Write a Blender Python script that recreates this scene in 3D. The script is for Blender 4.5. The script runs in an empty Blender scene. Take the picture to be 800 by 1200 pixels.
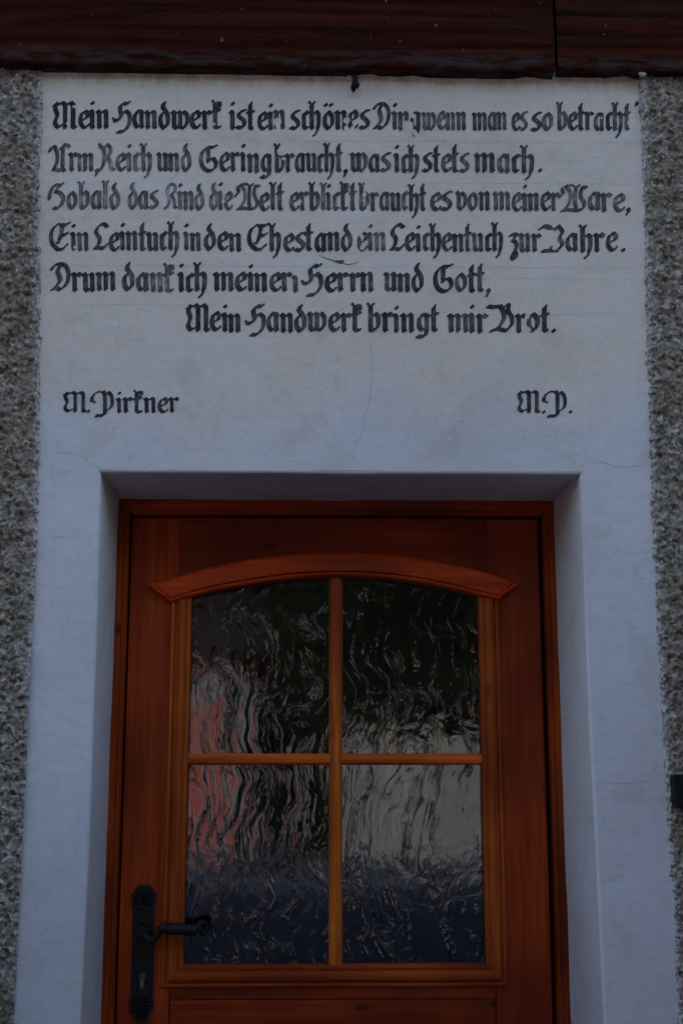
import bpy, bmesh, math, random
import numpy as np
from mathutils import Vector
random.seed(7); RS = np.random.RandomState(11)
S = bpy.context.scene
COL = S.collection

# ------------------------------------------------------------------ camera
F = 1466.0
PITCH = math.radians(11.04); YAW = math.radians(1.25)
CAM = Vector((-0.0512, -2.5483, 1.5))
_F = Vector((math.sin(YAW)*math.cos(PITCH), math.cos(YAW)*math.cos(PITCH), math.sin(PITCH)))
_R = Vector((math.cos(YAW), -math.sin(YAW), 0)); _U = _R.cross(_F)
cd = bpy.data.cameras.new('camera'); cam = bpy.data.objects.new('camera', cd); COL.objects.link(cam)
cam.location = CAM; cam.rotation_euler = (math.pi/2 + PITCH, 0, -YAW)
cd.sensor_width = 36; cd.sensor_height = 36; cd.sensor_fit = 'AUTO'; cd.lens = F/1200*36
cd.clip_start = 0.05; cd.clip_end = 3000
S.camera = cam

# ------------------------------------------------------------------ sky, sun, exposure
SUN_EL = math.radians(36); SUN_ROT = math.radians(-18)
w = bpy.data.worlds.new('World'); S.world = w; w.use_nodes = True
nt = w.node_tree; bg = nt.nodes['Background']
sk = nt.nodes.new('ShaderNodeTexSky'); sk.sky_type = 'NISHITA'; sk.sun_disc = False
sk.ozone_density = 0.0; sk.dust_density = 1.6; sk.sun_elevation = SUN_EL; sk.sun_rotation = SUN_ROT
nt.links.new(sk.outputs[0], bg.inputs[0]); bg.inputs[1].default_value = 0.10
sl = bpy.data.lights.new('sun', 'SUN'); sl.energy = 3.2; sl.angle = math.radians(0.5); sl.color = (1.0, 0.95, 0.87)
so = bpy.data.objects.new('sun', sl); COL.objects.link(so)
sdir = Vector((math.sin(SUN_ROT)*math.cos(SUN_EL), math.cos(SUN_ROT)*math.cos(SUN_EL), math.sin(SUN_EL)))
so.rotation_euler = sdir.to_track_quat('Z', 'Y').to_euler(); so.location = (0, 5, 20)
S.view_settings.view_transform = 'Standard'; S.view_settings.look = 'None'
S.view_settings.exposure = 2.04; S.view_settings.gamma = 1.0

# ------------------------------------------------------------------ helpers
def at(px, py, Y):
    """point of the plane y = Y seen at photo pixel (px, py)"""
    r = _F + _R*((px-400)/F) + _U*((600-py)/F)
    return CAM + r*((Y-CAM.y)/r.y)
def tag(o, label=None, cat=None, group=None, kind=None):
    if label: o['label'] = label
    if cat: o['category'] = cat
    if group: o['group'] = group
    if kind: o['kind'] = kind
    return o
def empty(name, loc, label, cat, group=None):
    o = bpy.data.objects.new(name, None); COL.objects.link(o); o.location = loc; o.empty_display_size = .2
    return tag(o, label, cat, group)
def wloc(o):
    v = Vector((0, 0, 0))
    while o: v = v + Vector(o.location); o = o.parent
    return v
def link(name, me, mat, parent=None, smooth=False):
    o = bpy.data.objects.new(name, me); COL.objects.link(o)
    if mat: me.materials.append(mat)
    if parent: o.parent = parent; o.location = -wloc(parent)
    if smooth: me.polygons.foreach_set('use_smooth', [True]*len(me.polygons))
    return o
def pyd(name, v, f, mat, parent=None, smooth=False):
    me = bpy.data.meshes.new(name); me.from_pydata([tuple(q) for q in v], [], f); me.update()
    bm = bmesh.new(); bm.from_mesh(me); bmesh.ops.recalc_face_normals(bm, faces=bm.faces); bm.to_mesh(me); bm.free()
    return link(name, me, mat, parent, smooth)
def box(name, x0, x1, y0, y1, z0, z1, mat, parent=None, bev=0.0, seg=2):
    bm = bmesh.new()
    vs = [bm.verts.new((x, y, z)) for x in (x0, x1) for y in (y0, y1) for z in (z0, z1)]
    for q in ((0,1,3,2), (4,6,7,5), (0,4,5,1), (2,3,7,6), (0,2,6,4), (1,5,7,3)): bm.faces.new([vs[i] for i in q])
    bmesh.ops.recalc_face_normals(bm, faces=bm.faces)
    if bev: bmesh.ops.bevel(bm, geom=bm.edges[:], offset=bev, segments=seg, affect='EDGES', profile=.5)
    me = bpy.data.meshes.new(name); bm.to_mesh(me); bm.free()
    return link(name, me, mat, parent)
def grid_mesh(name, X, Y, Z, mat, parent=None, smooth=True, attrs=None):
    """X, Y, Z arrays of equal 2D shape -> one quad sheet"""
    n, m = X.shape
    co = np.stack([X, Y, Z], -1).reshape(-1, 3).astype(np.float32)
    i = np.arange(n*m).reshape(n, m)
    q = np.stack([i[:-1, :-1], i[1:, :-1], i[1:, 1:], i[:-1, 1:]], -1).reshape(-1, 4)
    me = bpy.data.meshes.new(name)
    me.vertices.add(len(co)); me.vertices.foreach_set('co', co.ravel())
    me.loops.add(q.size); me.loops.foreach_set('vertex_index', q.ravel().astype(np.int32))
    me.polygons.add(len(q)); me.polygons.foreach_set('loop_start', (np.arange(len(q))*4).astype(np.int32))
    me.polygons.foreach_set('loop_total', np.full(len(q), 4, np.int32))
    me.update(calc_edges=True)
    if attrs:
        for k, a in attrs.items():
            at_ = me.attributes.new(k, 'FLOAT', 'POINT'); at_.data.foreach_set('value', a.ravel().astype(np.float32))
    return link(name, me, mat, parent, smooth)
_T = {}
def vnoise(x, y, seed=0):
    """smooth value noise, period 1 unit"""
    if seed not in _T: _T[seed] = np.random.RandomState(seed).rand(256, 256)
    T = _T[seed]
    xi = np.floor(x).astype(int); yi = np.floor(y).astype(int); fx = x-xi; fy = y-yi
    fx = fx*fx*(3-2*fx); fy = fy*fy*(3-2*fy)
    g = lambda a, b: T[a % 256, b % 256]
    return (g(xi, yi)*(1-fx)*(1-fy) + g(xi+1, yi)*fx*(1-fy) + g(xi, yi+1)*(1-fx)*fy + g(xi+1, yi+1)*fx*fy)
def fbm(x, y, o=4, seed=0):
    s = 0; a = 1; t = 0
    for k in range(o):
        s = s + a*vnoise(x*2**k+17.3*k, y*2**k+5.1*k, seed+k); t += a; a *= .5
    return s/t - .5
def sstep(a, b, x):
    t = np.clip((x-a)/(b-a), 0, 1); return t*t*(3-2*t)

# ------------------------------------------------------------------ materials
class NT:
    def __init__(s, name):
        s.m = bpy.data.materials.new(name); s.m.use_nodes = True; s.t = s.m.node_tree
        s.b = s.t.nodes['Principled BSDF']; s.b.inputs['Specular IOR Level'].default_value = .3
    def n(s, typ, **k):
        nd = s.t.nodes.new(typ)
        for a, v in k.items():
            if a[0] == '_': setattr(nd, a[1:], v)
            else: nd.inputs[a.replace('__', ' ')].default_value = v
        return nd
    def l(s, a, b): s.t.links.new(a, b)
    def coord(s, scale=(1, 1, 1), rnd=0.0, kind='Object'):
        tc = s.n('ShaderNodeTexCoord'); mp = s.n('ShaderNodeMapping'); mp.inputs['Scale'].default_value = scale
        s.l(tc.outputs[kind], mp.inputs['Vector'])
        if rnd:
            oi = s.n('ShaderNodeObjectInfo'); mu = s.n('ShaderNodeMath', _operation='MULTIPLY'); mu.inputs[1].default_value = rnd
            s.l(oi.outputs['Random'], mu.inputs[0])
            cx = s.n('ShaderNodeCombineXYZ')
            for i in range(3): s.l(mu.outputs[0], cx.inputs[i])
            s.l(cx.outputs[0], mp.inputs['Location'])
        return mp.outputs[0]
    def noise(s, vec, scale, detail=4, rough=.55, dist=0.0):
        q = s.n('ShaderNodeTexNoise', Scale=scale, Detail=detail, Roughness=rough, Distortion=dist)
        s.l(vec, q.inputs['Vector']); return q.outputs['Fac']
    def ramp(s, fac, stops, interp='LINEAR'):
        r = s.n('ShaderNodeValToRGB'); r.color_ramp.interpolation = interp
        e = r.color_ramp.elements
        while len(e) < len(stops): e.new(.5)
        for i, (p, c) in enumerate(stops):
            e[i].position = p; e[i].color = (c, c, c, 1) if isinstance(c, (int, float)) else (*c, 1)
        s.l(fac, r.inputs[0]); return r.outputs[0]
    def mix(s, fac, a, b, mode='MIX'):
        r = s.n('ShaderNodeMix', _data_type='RGBA', _blend_type=mode)
        for sock, v in ((r.inputs[0], fac), (r.inputs[6], a), (r.inputs[7], b)):
            if isinstance(v, (int, float)): sock.default_value = v
            elif isinstance(v, tuple): sock.default_value = (*v, 1)
            else: s.l(v, sock)
        return r.outputs[2]
    def math(s, op, a, b=0.0):
        r = s.n('ShaderNodeMath', _operation=op)
        for sock, v in ((r.inputs[0], a), (r.inputs[1], b)):
            if isinstance(v, (int, float)): sock.default_value = v
            else: s.l(v, sock)
        return r.outputs[0]
    def bump(s, h, strength, dist=.002, prev=None):
        b = s.n('ShaderNodeBump', Strength=strength, Distance=dist); s.l(h, b.inputs['Height'])
        if prev: s.l(prev, b.inputs['Normal'])
        return b.outputs[0]
    def done(s, col=None, rough=None, nrm=None):
        if col is not None:
            if isinstance(col, tuple): s.b.inputs['Base Color'].default_value = (*col, 1)
            else: s.l(col, s.b.inputs['Base Color'])
        if rough is not None:
            if isinstance(rough, (int, float)): s.b.inputs['Roughness'].default_value = rough
            else: s.l(rough, s.b.inputs['Roughness'])
        if nrm is not None: s.l(nrm, s.b.inputs['Normal'])
        return s.m
def mat_plain(name, c, r=.7, var=.15, sc=8.0):
    t = NT(name); v = t.coord(); f = t.noise(v, sc)
    return t.done(t.mix(f, tuple(x*(1-var) for x in c), tuple(x*(1+var) for x in c)), r, t.bump(f, .2, .004))

def mat_plaster():
    t = NT('white_limewash'); v = t.coord()
    big = t.noise(v, 2.2, 5, .6, .4)
    col = t.ramp(big, [(.3, (.68, .62, .59)), (.5, (.755, .695, .68)), (.7, (.79, .74, .73))])
    # warmer tone on the inscription field: its lesser blue skylight put into the colour
    sep = t.n('ShaderNodeSeparateXYZ'); t.l(v, sep.inputs[0])
    zz = t.math('ADD', sep.outputs[2], t.math('MULTIPLY', t.math('SUBTRACT', t.noise(v, 3.5, 4), .5), .45))
    up = t.n('ShaderNodeMapRange', _interpolation_type='SMOOTHSTEP'); t.l(zz, up.inputs[0])
    up.inputs[1].default_value = 2.10; up.inputs[2].default_value = 2.36
    col = t.mix(t.math('MULTIPLY', up.outputs[0], .9), col, t.mix(.5, col, (.95, .73, .46)))
    # ochre clouds
    st = t.ramp(t.noise(v, 6.5, 5, .6, .8), [(.53, 0), (.66, 1)])
    col = t.mix(t.math('MULTIPLY', st, .30), col, (.52, .45, .33))
    # fine mottling of many thin coats
    mo = t.ramp(t.noise(t.coord((1, 1, 1.3)), 46, 5, .75, .5), [(.36, 1), (.52, 0)])
    col = t.mix(t.math('MULTIPLY', mo, .17), col, (.44, .40, .35))
    mb = t.ramp(t.noise(t.coord((1.2, 1, 1)), 30, 5, .75, .3), [(.55, 0), (.68, 1)])
    col = t.mix(t.math('MULTIPLY', mb, .22), col, (.74, .77, .84))
    # bluish white touch-up dabs
    v2 = t.coord((1, 1, 2.2)); tp = t.ramp(t.noise(v2, 13, 5, .65, .6), [(.62, 0), (.68, 1)])
    col = t.mix(t.math('MULTIPLY', tp, .42), col, (.76, .80, .88))
    # horizontal brush marks
    vb = t.coord((3, 3, 90)); br = t.noise(vb, 2.2, 3, .6)
    col = t.mix(t.math('MULTIPLY', t.ramp(br, [(.35, 1), (.6, 0)]), .07), col, (.42, .41, .41))
    # rusty grime creeping down from the board
    tz = t.n('ShaderNodeMapRange'); t.l(sep.outputs[2], tz.inputs[0]); tz.inputs[1].default_value = 2.945; tz.inputs[2].default_value = 3.0
    gr = t.math('MULTIPLY', tz.outputs[0], t.ramp(t.noise(t.coord((1, 1, .5)), 26, 4, .7), [(.38, 0), (.62, 1)]))
    col = t.mix(t.math('MULTIPLY', gr, .8), col, (.36, .20, .09))
    # small dirt specks
    sp = t.ramp(t.noise(v, 95, 2, .5), [(.735, 0), (.77, 1)])
    col = t.mix(t.math('MULTIPLY', sp, .5), col, (.16, .13, .10))
    n1 = t.bump(t.noise(v, 9, 5, .6), .4, .012)
    n2 = t.bump(t.noise(t.coord((1, 1, 1.6)), 120, 4, .75), .4, .0022, n1)
    n3 = t.bump(br, .07, .002, n2)
    return t.done(col, .88, n3)
def mat_roughcast():
    t = NT('grey_roughcast'); v = t.coord()
    vo = t.n('ShaderNodeTexVoronoi', Scale=135.0, Randomness=1.0); t.l(v, vo.inputs['Vector'])
    sep = t.n('ShaderNodeSeparateColor'); t.l(vo.outputs['Color'], sep.inputs[0])
    col = t.ramp(sep.outputs[0], [(0, (.10, .075, .045)), (.2, (.25, .20, .145)), (.5, (.34, .28, .215)), (.8, (.41, .345, .275)), (.95, (.60, .54, .47))])
    big = t.noise(v, 4, 5, .65, .5)
    col = t.mix(t.ramp(big, [(.4, 0), (.68, .5)]), col, (.21, .165, .095))
    ru = t.ramp(t.noise(v, 60, 3, .6), [(.63, 0), (.68, 1)])
    col = t.mix(t.math('MULTIPLY', ru, .6), col, (.24, .10, .03))
    dk = t.ramp(t.noise(v, 85, 3, .6), [(.36, 1), (.41, 0)])
    col = t.mix(t.math('MULTIPLY', dk, .8), col, (.035, .03, .025))
    a = t.n('ShaderNodeAttribute', _attribute_name='paint')
    pa = t.math('MULTIPLY', a.outputs['Fac'], t.ramp(t.noise(v, 120, 3, .6), [(.47, 0), (.53, .85)]))
    col = t.mix(pa, col, (.60, .57, .55))
    n1 = t.bump(vo.outputs['Distance'], .6, .004)
    n2 = t.bump(t.noise(v, 420, 3, .7), .5, .0015, n1)
    return t.done(col, .95, n2)
def mat_ink():
    t = NT('black_lettering_paint'); v = t.coord()
    a = t.n('ShaderNodeAttribute', _attribute_name='ink')
    n = t.noise(t.coord((1.6, 1, .55)), 115, 5, .72)
    d = t.math('ADD', a.outputs['Fac'], t.math('MULTIPLY', t.math('SUBTRACT', n, .5), 1.7))
    col = t.ramp(d, [(0, (.52, .46, .43)), (.28, (.26, .23, .215)), (.52, (.105, .092, .086)), (.88, (.026, .022, .020))])
    fl = t.ramp(t.noise(v, 330, 3, .7), [(.64, 0), (.70, 1)])
    col = t.mix(t.math('MULTIPLY', fl, .55), col, (.50, .50, .54))
    return t.done(col, .8, t.bump(n, .2, .001))
def mat_wood(name, axis, tint=1.0, g_=1.0):
    t = NT(name)
    lo, hi = 1.4, 24.0
    sc = [hi, hi, hi]; sc[axis] = lo
    v = t.coord(tuple(sc), 9.0)
    g = t.noise(v, 1.0, 6, .62, .9)
    sc2 = [125, 125, 125]; sc2[axis] = 3.2
    f = t.noise(t.coord(tuple(sc2), 7.0), 1.0, 3, .6)
    gg = t.math('ADD', t.math('MULTIPLY', g, .62), t.math('MULTIPLY', f, .38))
    k = tint
    col = t.ramp(gg, [(.34, (.10*k, .011*k*g_, .0018*k*g_)), (.47, (.21*k, .026*k*g_, .0032*k*g_)), (.57, (.29*k, .040*k*g_, .0042*k*g_)), (.69, (.39*k, .066*k*g_, .006*k*g_))])
    bl = t.noise(t.coord((2.2, 2.2, 2.2), 5.0), 1.0, 3, .5)
    col = t.mix(t.ramp(bl, [(.36, .8), (.64, 0)]), col, (.07*k, .0075*k, .0015*k))
    # knots
    kn = t.n('ShaderNodeTexVoronoi', Scale=1.0); s3 = [9.5]*3; s3[axis] = 5.2
    t.l(t.coord(tuple(s3), 13.0), kn.inputs['Vector'])
    kk = t.ramp(kn.outputs['Distance'], [(.05, 1), (.12, 0)])
    col = t.mix(t.math('MULTIPLY', kk, .75), col, (.03, .007, .002))
    t.b.inputs['Specular IOR Level'].default_value = .14
    rr = t.ramp(bl, [(.3, .42), (.7, .55)])
    return t.done(col, rr, t.bump(gg, .25, .0012))
def mat_board():
    t = NT('dark_red_weathered_board'); v = t.coord((2.0, 40, 40), 5.0)
    g = t.noise(v, 1.0, 6, .65, 1.2)
    wv = t.n('ShaderNodeTexWave', _wave_type='RINGS', Scale=1.0, Distortion=6.0, Detail=3.0); t.l(t.coord((.5, 9, 9), 3.0), wv.inputs['Vector'])
    gg = t.math('ADD', t.math('MULTIPLY', g, .86), t.math('MULTIPLY', wv.outputs['Fac'], .14))
    col = t.ramp(gg, [(.3, (.012, .0028, .0012)), (.46, (.032, .0058, .0022)), (.6, (.058, .0105, .004)), (.8, (.085, .019, .008))])
    wr = t.math('MULTIPLY', t.ramp(t.noise(t.coord((1.6, 22, 22), 2.0), 1.0, 6, .75, .6), [(.54, 0), (.72, 1)]), .3)
    col = t.mix(wr, col, (.06, .05, .045))
    sep = t.n('ShaderNodeSeparateXYZ'); t.l(t.coord(), sep.inputs[0])
    mr = t.n('ShaderNodeMapRange'); t.l(sep.outputs[2], mr.inputs[0]); mr.inputs[1].default_value = 3.035; mr.inputs[2].default_value = 3.005
    ed = t.math('MULTIPLY', mr.outputs[0], t.ramp(t.noise(t.coord((14, 60, 60)), 1.0, 4, .7), [(.42, 0), (.6, 1)]))
    col = t.mix(t.math('MULTIPLY', ed, .5), col, (.09, .08, .078))
    sp = t.ramp(t.noise(t.coord(), 70, 2, .5), [(.745, 0), (.77, 1)])
    col = t.mix(t.math('MULTIPLY', sp, .6), col, (.20, .19, .19))
    n1 = t.bump(gg, .35, .002)
    t.b.inputs['Specular IOR Level'].default_value = .05
    return t.done(col, .75, n1)
def mat_iron():
    t = NT('black_wrought_iron'); v = t.coord(); n = t.noise(v, 160, 4, .6)
    t.b.inputs['Specular IOR Level'].default_value = .28
    return t.done(t.mix(n, (.006, .006, .006), (.014, .014, .014)), t.ramp(n, [(.3, .42), (.7, .65)]), t.bump(n, .35, .0012))
def mat_glass():
    t = NT('wavy_antique_glass')
    wv = t.coord((1, 1, 1), 0)
    # slow sideways drift of the drawn streaks
    dr = t.n('ShaderNodeTexNoise', Scale=3.2, Detail=2.0, Roughness=.5); t.l(t.coord((.8, .8, 1.7), 3.0), dr.inputs['Vector'])
    vm = t.n('ShaderNodeVectorMath', _operation='MULTIPLY_ADD'); t.l(dr.outputs['Color'], vm.inputs[0])
    vm.inputs[1].default_value = (.16, .16, .05); t.l(wv, vm.inputs[2])
    mp = t.n('ShaderNodeMapping'); mp.inputs['Scale'].default_value = (26, 26, 1.8); t.l(vm.outputs[0], mp.inputs['Vector'])
    streak = t.n('ShaderNodeTexNoise', Scale=1.0, Detail=3.0, Roughness=.55, Distortion=.25); t.l(mp.outputs[0], streak.inputs['Vector'])
    mp2 = t.n('ShaderNodeMapping'); mp2.inputs['Scale'].default_value = (15, 15, 13); t.l(vm.outputs[0], mp2.inputs['Vector'])
    swirl = t.n('ShaderNodeTexNoise', Scale=1.0, Detail=3.0, Roughness=.6, Distortion=1.6); t.l(mp2.outputs[0], swirl.inputs['Vector'])
    h = t.math('ADD', t.math('MULTIPLY', streak.outputs['Fac'], .75), t.math('MULTIPLY', swirl.outputs['Fac'], .24))
    cr = t.ramp(streak.outputs['Fac'], [(.47, 0), (.50, 1), (.53, 0)])
    gate = t.ramp(swirl.outputs['Fac'], [(.46, 0), (.60, 1)])
    h = t.math('ADD', h, t.math('MULTIPLY', t.math('MULTIPLY', cr, gate), .62))
    nb = t.bump(h, 1.0, .00105)
    b = t.b
    b.inputs['Base Color'].default_value = (.9, .93, .92, 1); b.inputs['Roughness'].default_value = .03
    b.inputs['IOR'].default_value = 1.52; b.inputs['Transmission Weight'].default_value = 1.0
    b.inputs['Specular IOR Level'].default_value = .5
    t.l(nb, b.inputs['Normal'])
    return t.m
M = dict(plaster=mat_plaster(), rough=mat_roughcast(), ink=mat_ink(),
         wood_v=mat_wood('varnished_pine_upright', 2, 1.8, .95), wood_h=mat_wood('varnished_pine_across', 0, 1.7, .9),
         frame_v=mat_wood('varnished_pine_frame', 2, 1.5, 1.1), bar_v=mat_wood('varnished_pine_bar_upright', 2, 2.9, 1.8), bar_h=mat_wood('varnished_pine_bar_across', 0, 2.5, 1.3), bead_v=mat_wood('varnished_pine_bead_upright', 2, 2.3, 1.5), bead_h=mat_wood('varnished_pine_bead_across', 0, 1.9, 1.2),
         board=mat_board(), iron=mat_iron(), glass=mat_glass(),
         crack=mat_plain('crack_shadowed_earth', (.10, .085, .07), .95),
         brass=mat_plain('dull_brass', (.16, .09, .035), .5), steel=mat_plain('scratched_steel', (.12, .12, .13), .5),
         masonry=mat_plain('bare_masonry', (.30, .28, .25), .9, .3, 5), dark=mat_plain('dim_room_paint', (.10, .09, .08), .9),
         roof=mat_plain('slate_roof', (.09, .085, .085), .8, .3, 12), black=mat_plain('flat_black', (.006, .006, .006), .75))

# ------------------------------------------------------------------ the house with its plastered door surround
YD = 0.275                                                  # face of the door frame, 27 cm behind the wall face
house = empty('house', (0, .5, 0), 'old grey roughcast house with a black inscription on the white surround over its door', 'house')
def lerp_tab(tab):
    ys = [a for a, b in tab]; xs = [b for a, b in tab]
    def f(z):
        return np.interp(z, zs, xw)
    zw = [(at(x, y, 0).z, at(x, y, 0).x) for y, x in tab]; zw.sort()
    zs = [a for a, b in zw]; xw = [b for a, b in zw]
    return f
edgeL = lerp_tab([(80, 51), (130, 50), (200, 48), (400, 48), (500, 47.5), (650, 46), (720, 44), (800, 41), (900, 39), (1000, 35), (1100, 30), (1200, 25), (1700, 3)])
edgeR = lerp_tab([(80, 747), (130, 748), (200, 751), (300, 754), (400, 756), (500, 760), (600, 761), (700, 766), (840, 775), (960, 781), (1080, 787.5), (1200, 793.5), (1700, 815)])
arrL = lerp_tab([(555, 118), (700, 115), (900, 108), (1050, 102), (1200, 94.5), (1700, 70)])
arrR = lerp_tab([(555, 679), (700, 684), (840, 690), (1000, 697.5), (1200, 707), (1700, 732)])
ZT = (at(118, 555, 0).z + at(679, 555, 0).z)/2; ZB = at(400, 86, 0).z + .03
def relief(x, z):
    return .0035*fbm(x*2.6+3, z*2.6+9, 3, 40)*2 + .0007*fbm(x*22, z*30, 2, 60)
R0 = .007
# front sheets: lintel field, left jamb, right jamb
def front(name, xa, xb, za, zb, nx, nz):
    v = np.linspace(0, 1, nz)[None, :]; u = np.linspace(0, 1, nx)[:, None]
    if name == 'top':
        zlo = za; Zg = zlo + (zb-zlo)*v + 0*u
    else:
        Zg = za + (zb-za)*v + 0*u
    xl = xa(Zg); xr = xb(Zg)
    Xg = xl + (xr-xl)*u
    return Xg, relief(Xg, Zg), Zg
Xg, Yg, Zg = front('top', lambda z: edgeL(z)-.03, lambda z: edgeR(z)+.03, ZT+R0, ZB, 260, 150)
low = np.exp(-((Zg-(ZT+R0))/.02)**2)
grid_mesh('plaster_surround', Xg, Yg, Zg, M['plaster'], house)
Xg, Yg, Zg = front('jl', lambda z: edgeL(z)-.03, lambda z: arrL(z)-R0, 0.0, ZT+R0, 40, 240)
o = grid_mesh('plaster_jamb', Xg, Yg, Zg, M['plaster'], house); tag(o, 'white plaster strip left of the door')
Xg, Yg, Zg = front('jr', lambda z: arrR(z)+R0, lambda z: edgeR(z)+.03, 0.0, ZT+R0, 40, 240)
o = grid_mesh('plaster_jamb', Xg, Yg, Zg, M['plaster'], house); tag(o, 'white plaster strip right of the door')
# reveal (rounded arris, then straight back to the frame), jambs and soffit
def prof():
    p = [(R0*(1-math.sin(a)), R0*(1-math.cos(a))) for a in np.linspace(0, math.pi/2, 6)]       # (distance outwards, depth)
    p += [(0, d) for d in np.linspace(R0+.015, YD+.012, 16)]
    return p
PR = prof()
def reveal_side(sign):
    zz = np.linspace(0, 1, 240); X = []; Y = []; Z = []
    A = arrL if sign < 0 else arrR
    for s in zz:
        rx = []; ry = []; rz = []
        for off, d in PR:
            z = (ZT+off)*s
            a = float(A(z)); base = a if d < .02 else a*(1-(d/YD)) + (sign*.5)*(d/YD)
            wob = .0022*float(fbm(np.array(d*12+20*sign), np.array(z*6), 3, 5))*min(1, d/.03)*2
            y0 = float(relief(np.array(a), np.array(z)))*max(0, 1-d/.05)
            rx.append(base + sign*off + wob); ry.append(d + y0); rz.append(z)
        X.append(rx); Y.append(ry); Z.append(rz)
    return np.array(X), np.array(Y), np.array(Z)
for sg in (-1, 1):
    o = grid_mesh('door_reveal', *reveal_side(sg), M['plaster'], house)
    tag(o, 'white plaster cheek beside the door, ' + ('left side' if sg < 0 else 'right side'))
us = np.linspace(0, 1, 220); X = []; Y = []; Z = []
for s in us:
    rx = []; ry = []; rz = []
    for off, d in PR:
        xl = float(arrL(ZT)); xr = float(arrR(ZT)); k = d/YD if d >= .02 else 0
        xl = xl*(1-k)-.5*k - off; xr = xr*(1-k)+.5*k + off
        x = xl + (xr-xl)*s
        wob = .003*float(fbm(np.array(d*10), np.array(x*7), 3, 9))*2*min(1, .35+d/.05)*(math.sin(math.pi*s)**.3 if 0 < s < 1 else 0)
        rx.append(x); ry.append(d + float(relief(np.array(x), np.array(ZT)))*max(0, 1-d/.05)); rz.append(ZT + off + wob)
    X.append(rx); Y.append(ry); Z.append(rz)
grid_mesh('door_soffit', np.array(X), np.array(Y), np.array(Z), M['plaster'], house)

# roughcast: thrown pebbly mortar, a real height field with ragged overlapping edge
def roughcast(sign, xa, xb, z0, z1, step):
    nx = int(abs(xb-xa)/step)+1; nz = int((z1-z0)/step)+1
    xs = np.linspace(xa, xb, nx); zs = np.linspace(z0, z1, nz)
    X, Z = np.meshgrid(xs, zs, indexing='ij')
    H = .003*fbm(X*9, Z*9, 3, 80+sign)*2 + .0050*fbm(X*42, Z*42, 4, 90+sign)*2
    pit = fbm(X*75, Z*75, 3, 95+sign)*2; H = H - .006*sstep(.22, .42, pit)
    lump = np.zeros_like(H); n = int((xb-xa)*(z1-z0)*8500)
    r = .0025 + .0048*RS.rand(n)**1.8; cx = xa + (xb-xa)*RS.rand(n); cz = z0 + (z1-z0)*RS.rand(n); k = .55 + .6*RS.rand(n)
    sx = (xb-xa)/(nx-1); sz = (z1-z0)/(nz-1)
    for i in range(n):
        i0 = max(0, int((cx[i]-r[i]-xa)/sx)); i1 = min(nx, int((cx[i]+r[i]-xa)/sx)+2)
        j0 = max(0, int((cz[i]-r[i]-z0)/sz)); j1 = min(nz, int((cz[i]+r[i]-z0)/sz)+2)
        dx = (xs[i0:i1]-cx[i])[:, None]; dz = (zs[j0:j1]-cz[i])[None, :]
        q = 1-(dx*dx+dz*dz)/(r[i]*r[i])
        h = np.sqrt(np.clip(q, 0, 1))*r[i]*k[i]
        lump[i0:i1, j0:j1] = np.maximum(lump[i0:i1, j0:j1], h)
    E = edgeL(Z) if sign < 0 else edgeR(Z)
    d = (E-X) if sign < 0 else (X-E)                                        # >0 outside the surround
    d = d + .003*fbm(X*0+3, Z*22, 3, 70+sign)*2 + .006*fbm(X*70, Z*70, 2, 75+sign)
    base = -.012 + .0185*sstep(-.006, .007, d)
    Y = -(base + H*sstep(-.012, .02, d) + 1.05*lump*sstep(-.014, .004, d))
    paint = 1-sstep(.002, .022 + .016*fbm(Z*5, X*0, 2, 33), d)
    o = grid_mesh('roughcast_wall', X, Y, Z, M['rough'], house, True, {'paint': paint})
    return o
tag(roughcast(-1, -1.16, -.62, .75, 3.03, .0030), 'grey pebbly roughcast left of the white surround')
tag(roughcast(1, .62, 1.16, .75, 3.03, .0030), 'grey pebbly roughcast right of the white surround')
def sheet(name, x0, x1, z0, z1, y, mat, parent):
    nx = max(2, int((x1-x0)/.03)); nz = max(2, int((z1-z0)/.03))
    X, Z = np.meshgrid(np.linspace(x0, x1, nx), np.linspace(z0, z1, nz), indexing='ij')
    return grid_mesh(name, X, y-.006*fbm(X*12, Z*12, 4, 21)*2, Z, mat, parent)
sheet('outer_roughcast', -5.0, -1.155, 0, 3.03, -.004, M['rough'], house)
sheet('outer_roughcast', 1.155, 5.0, 0, 3.03, -.004, M['rough'], house)
sheet('outer_roughcast', -1.155, -.66, 0, .76, -.001, M['rough'], house)
sheet('outer_roughcast', .66, 1.155, 0, .76, -.001, M['rough'], house)
sheet('upper_wall', -5.0, 5.0, 3.03, 8.2, .0, M['rough'], house)
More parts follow.
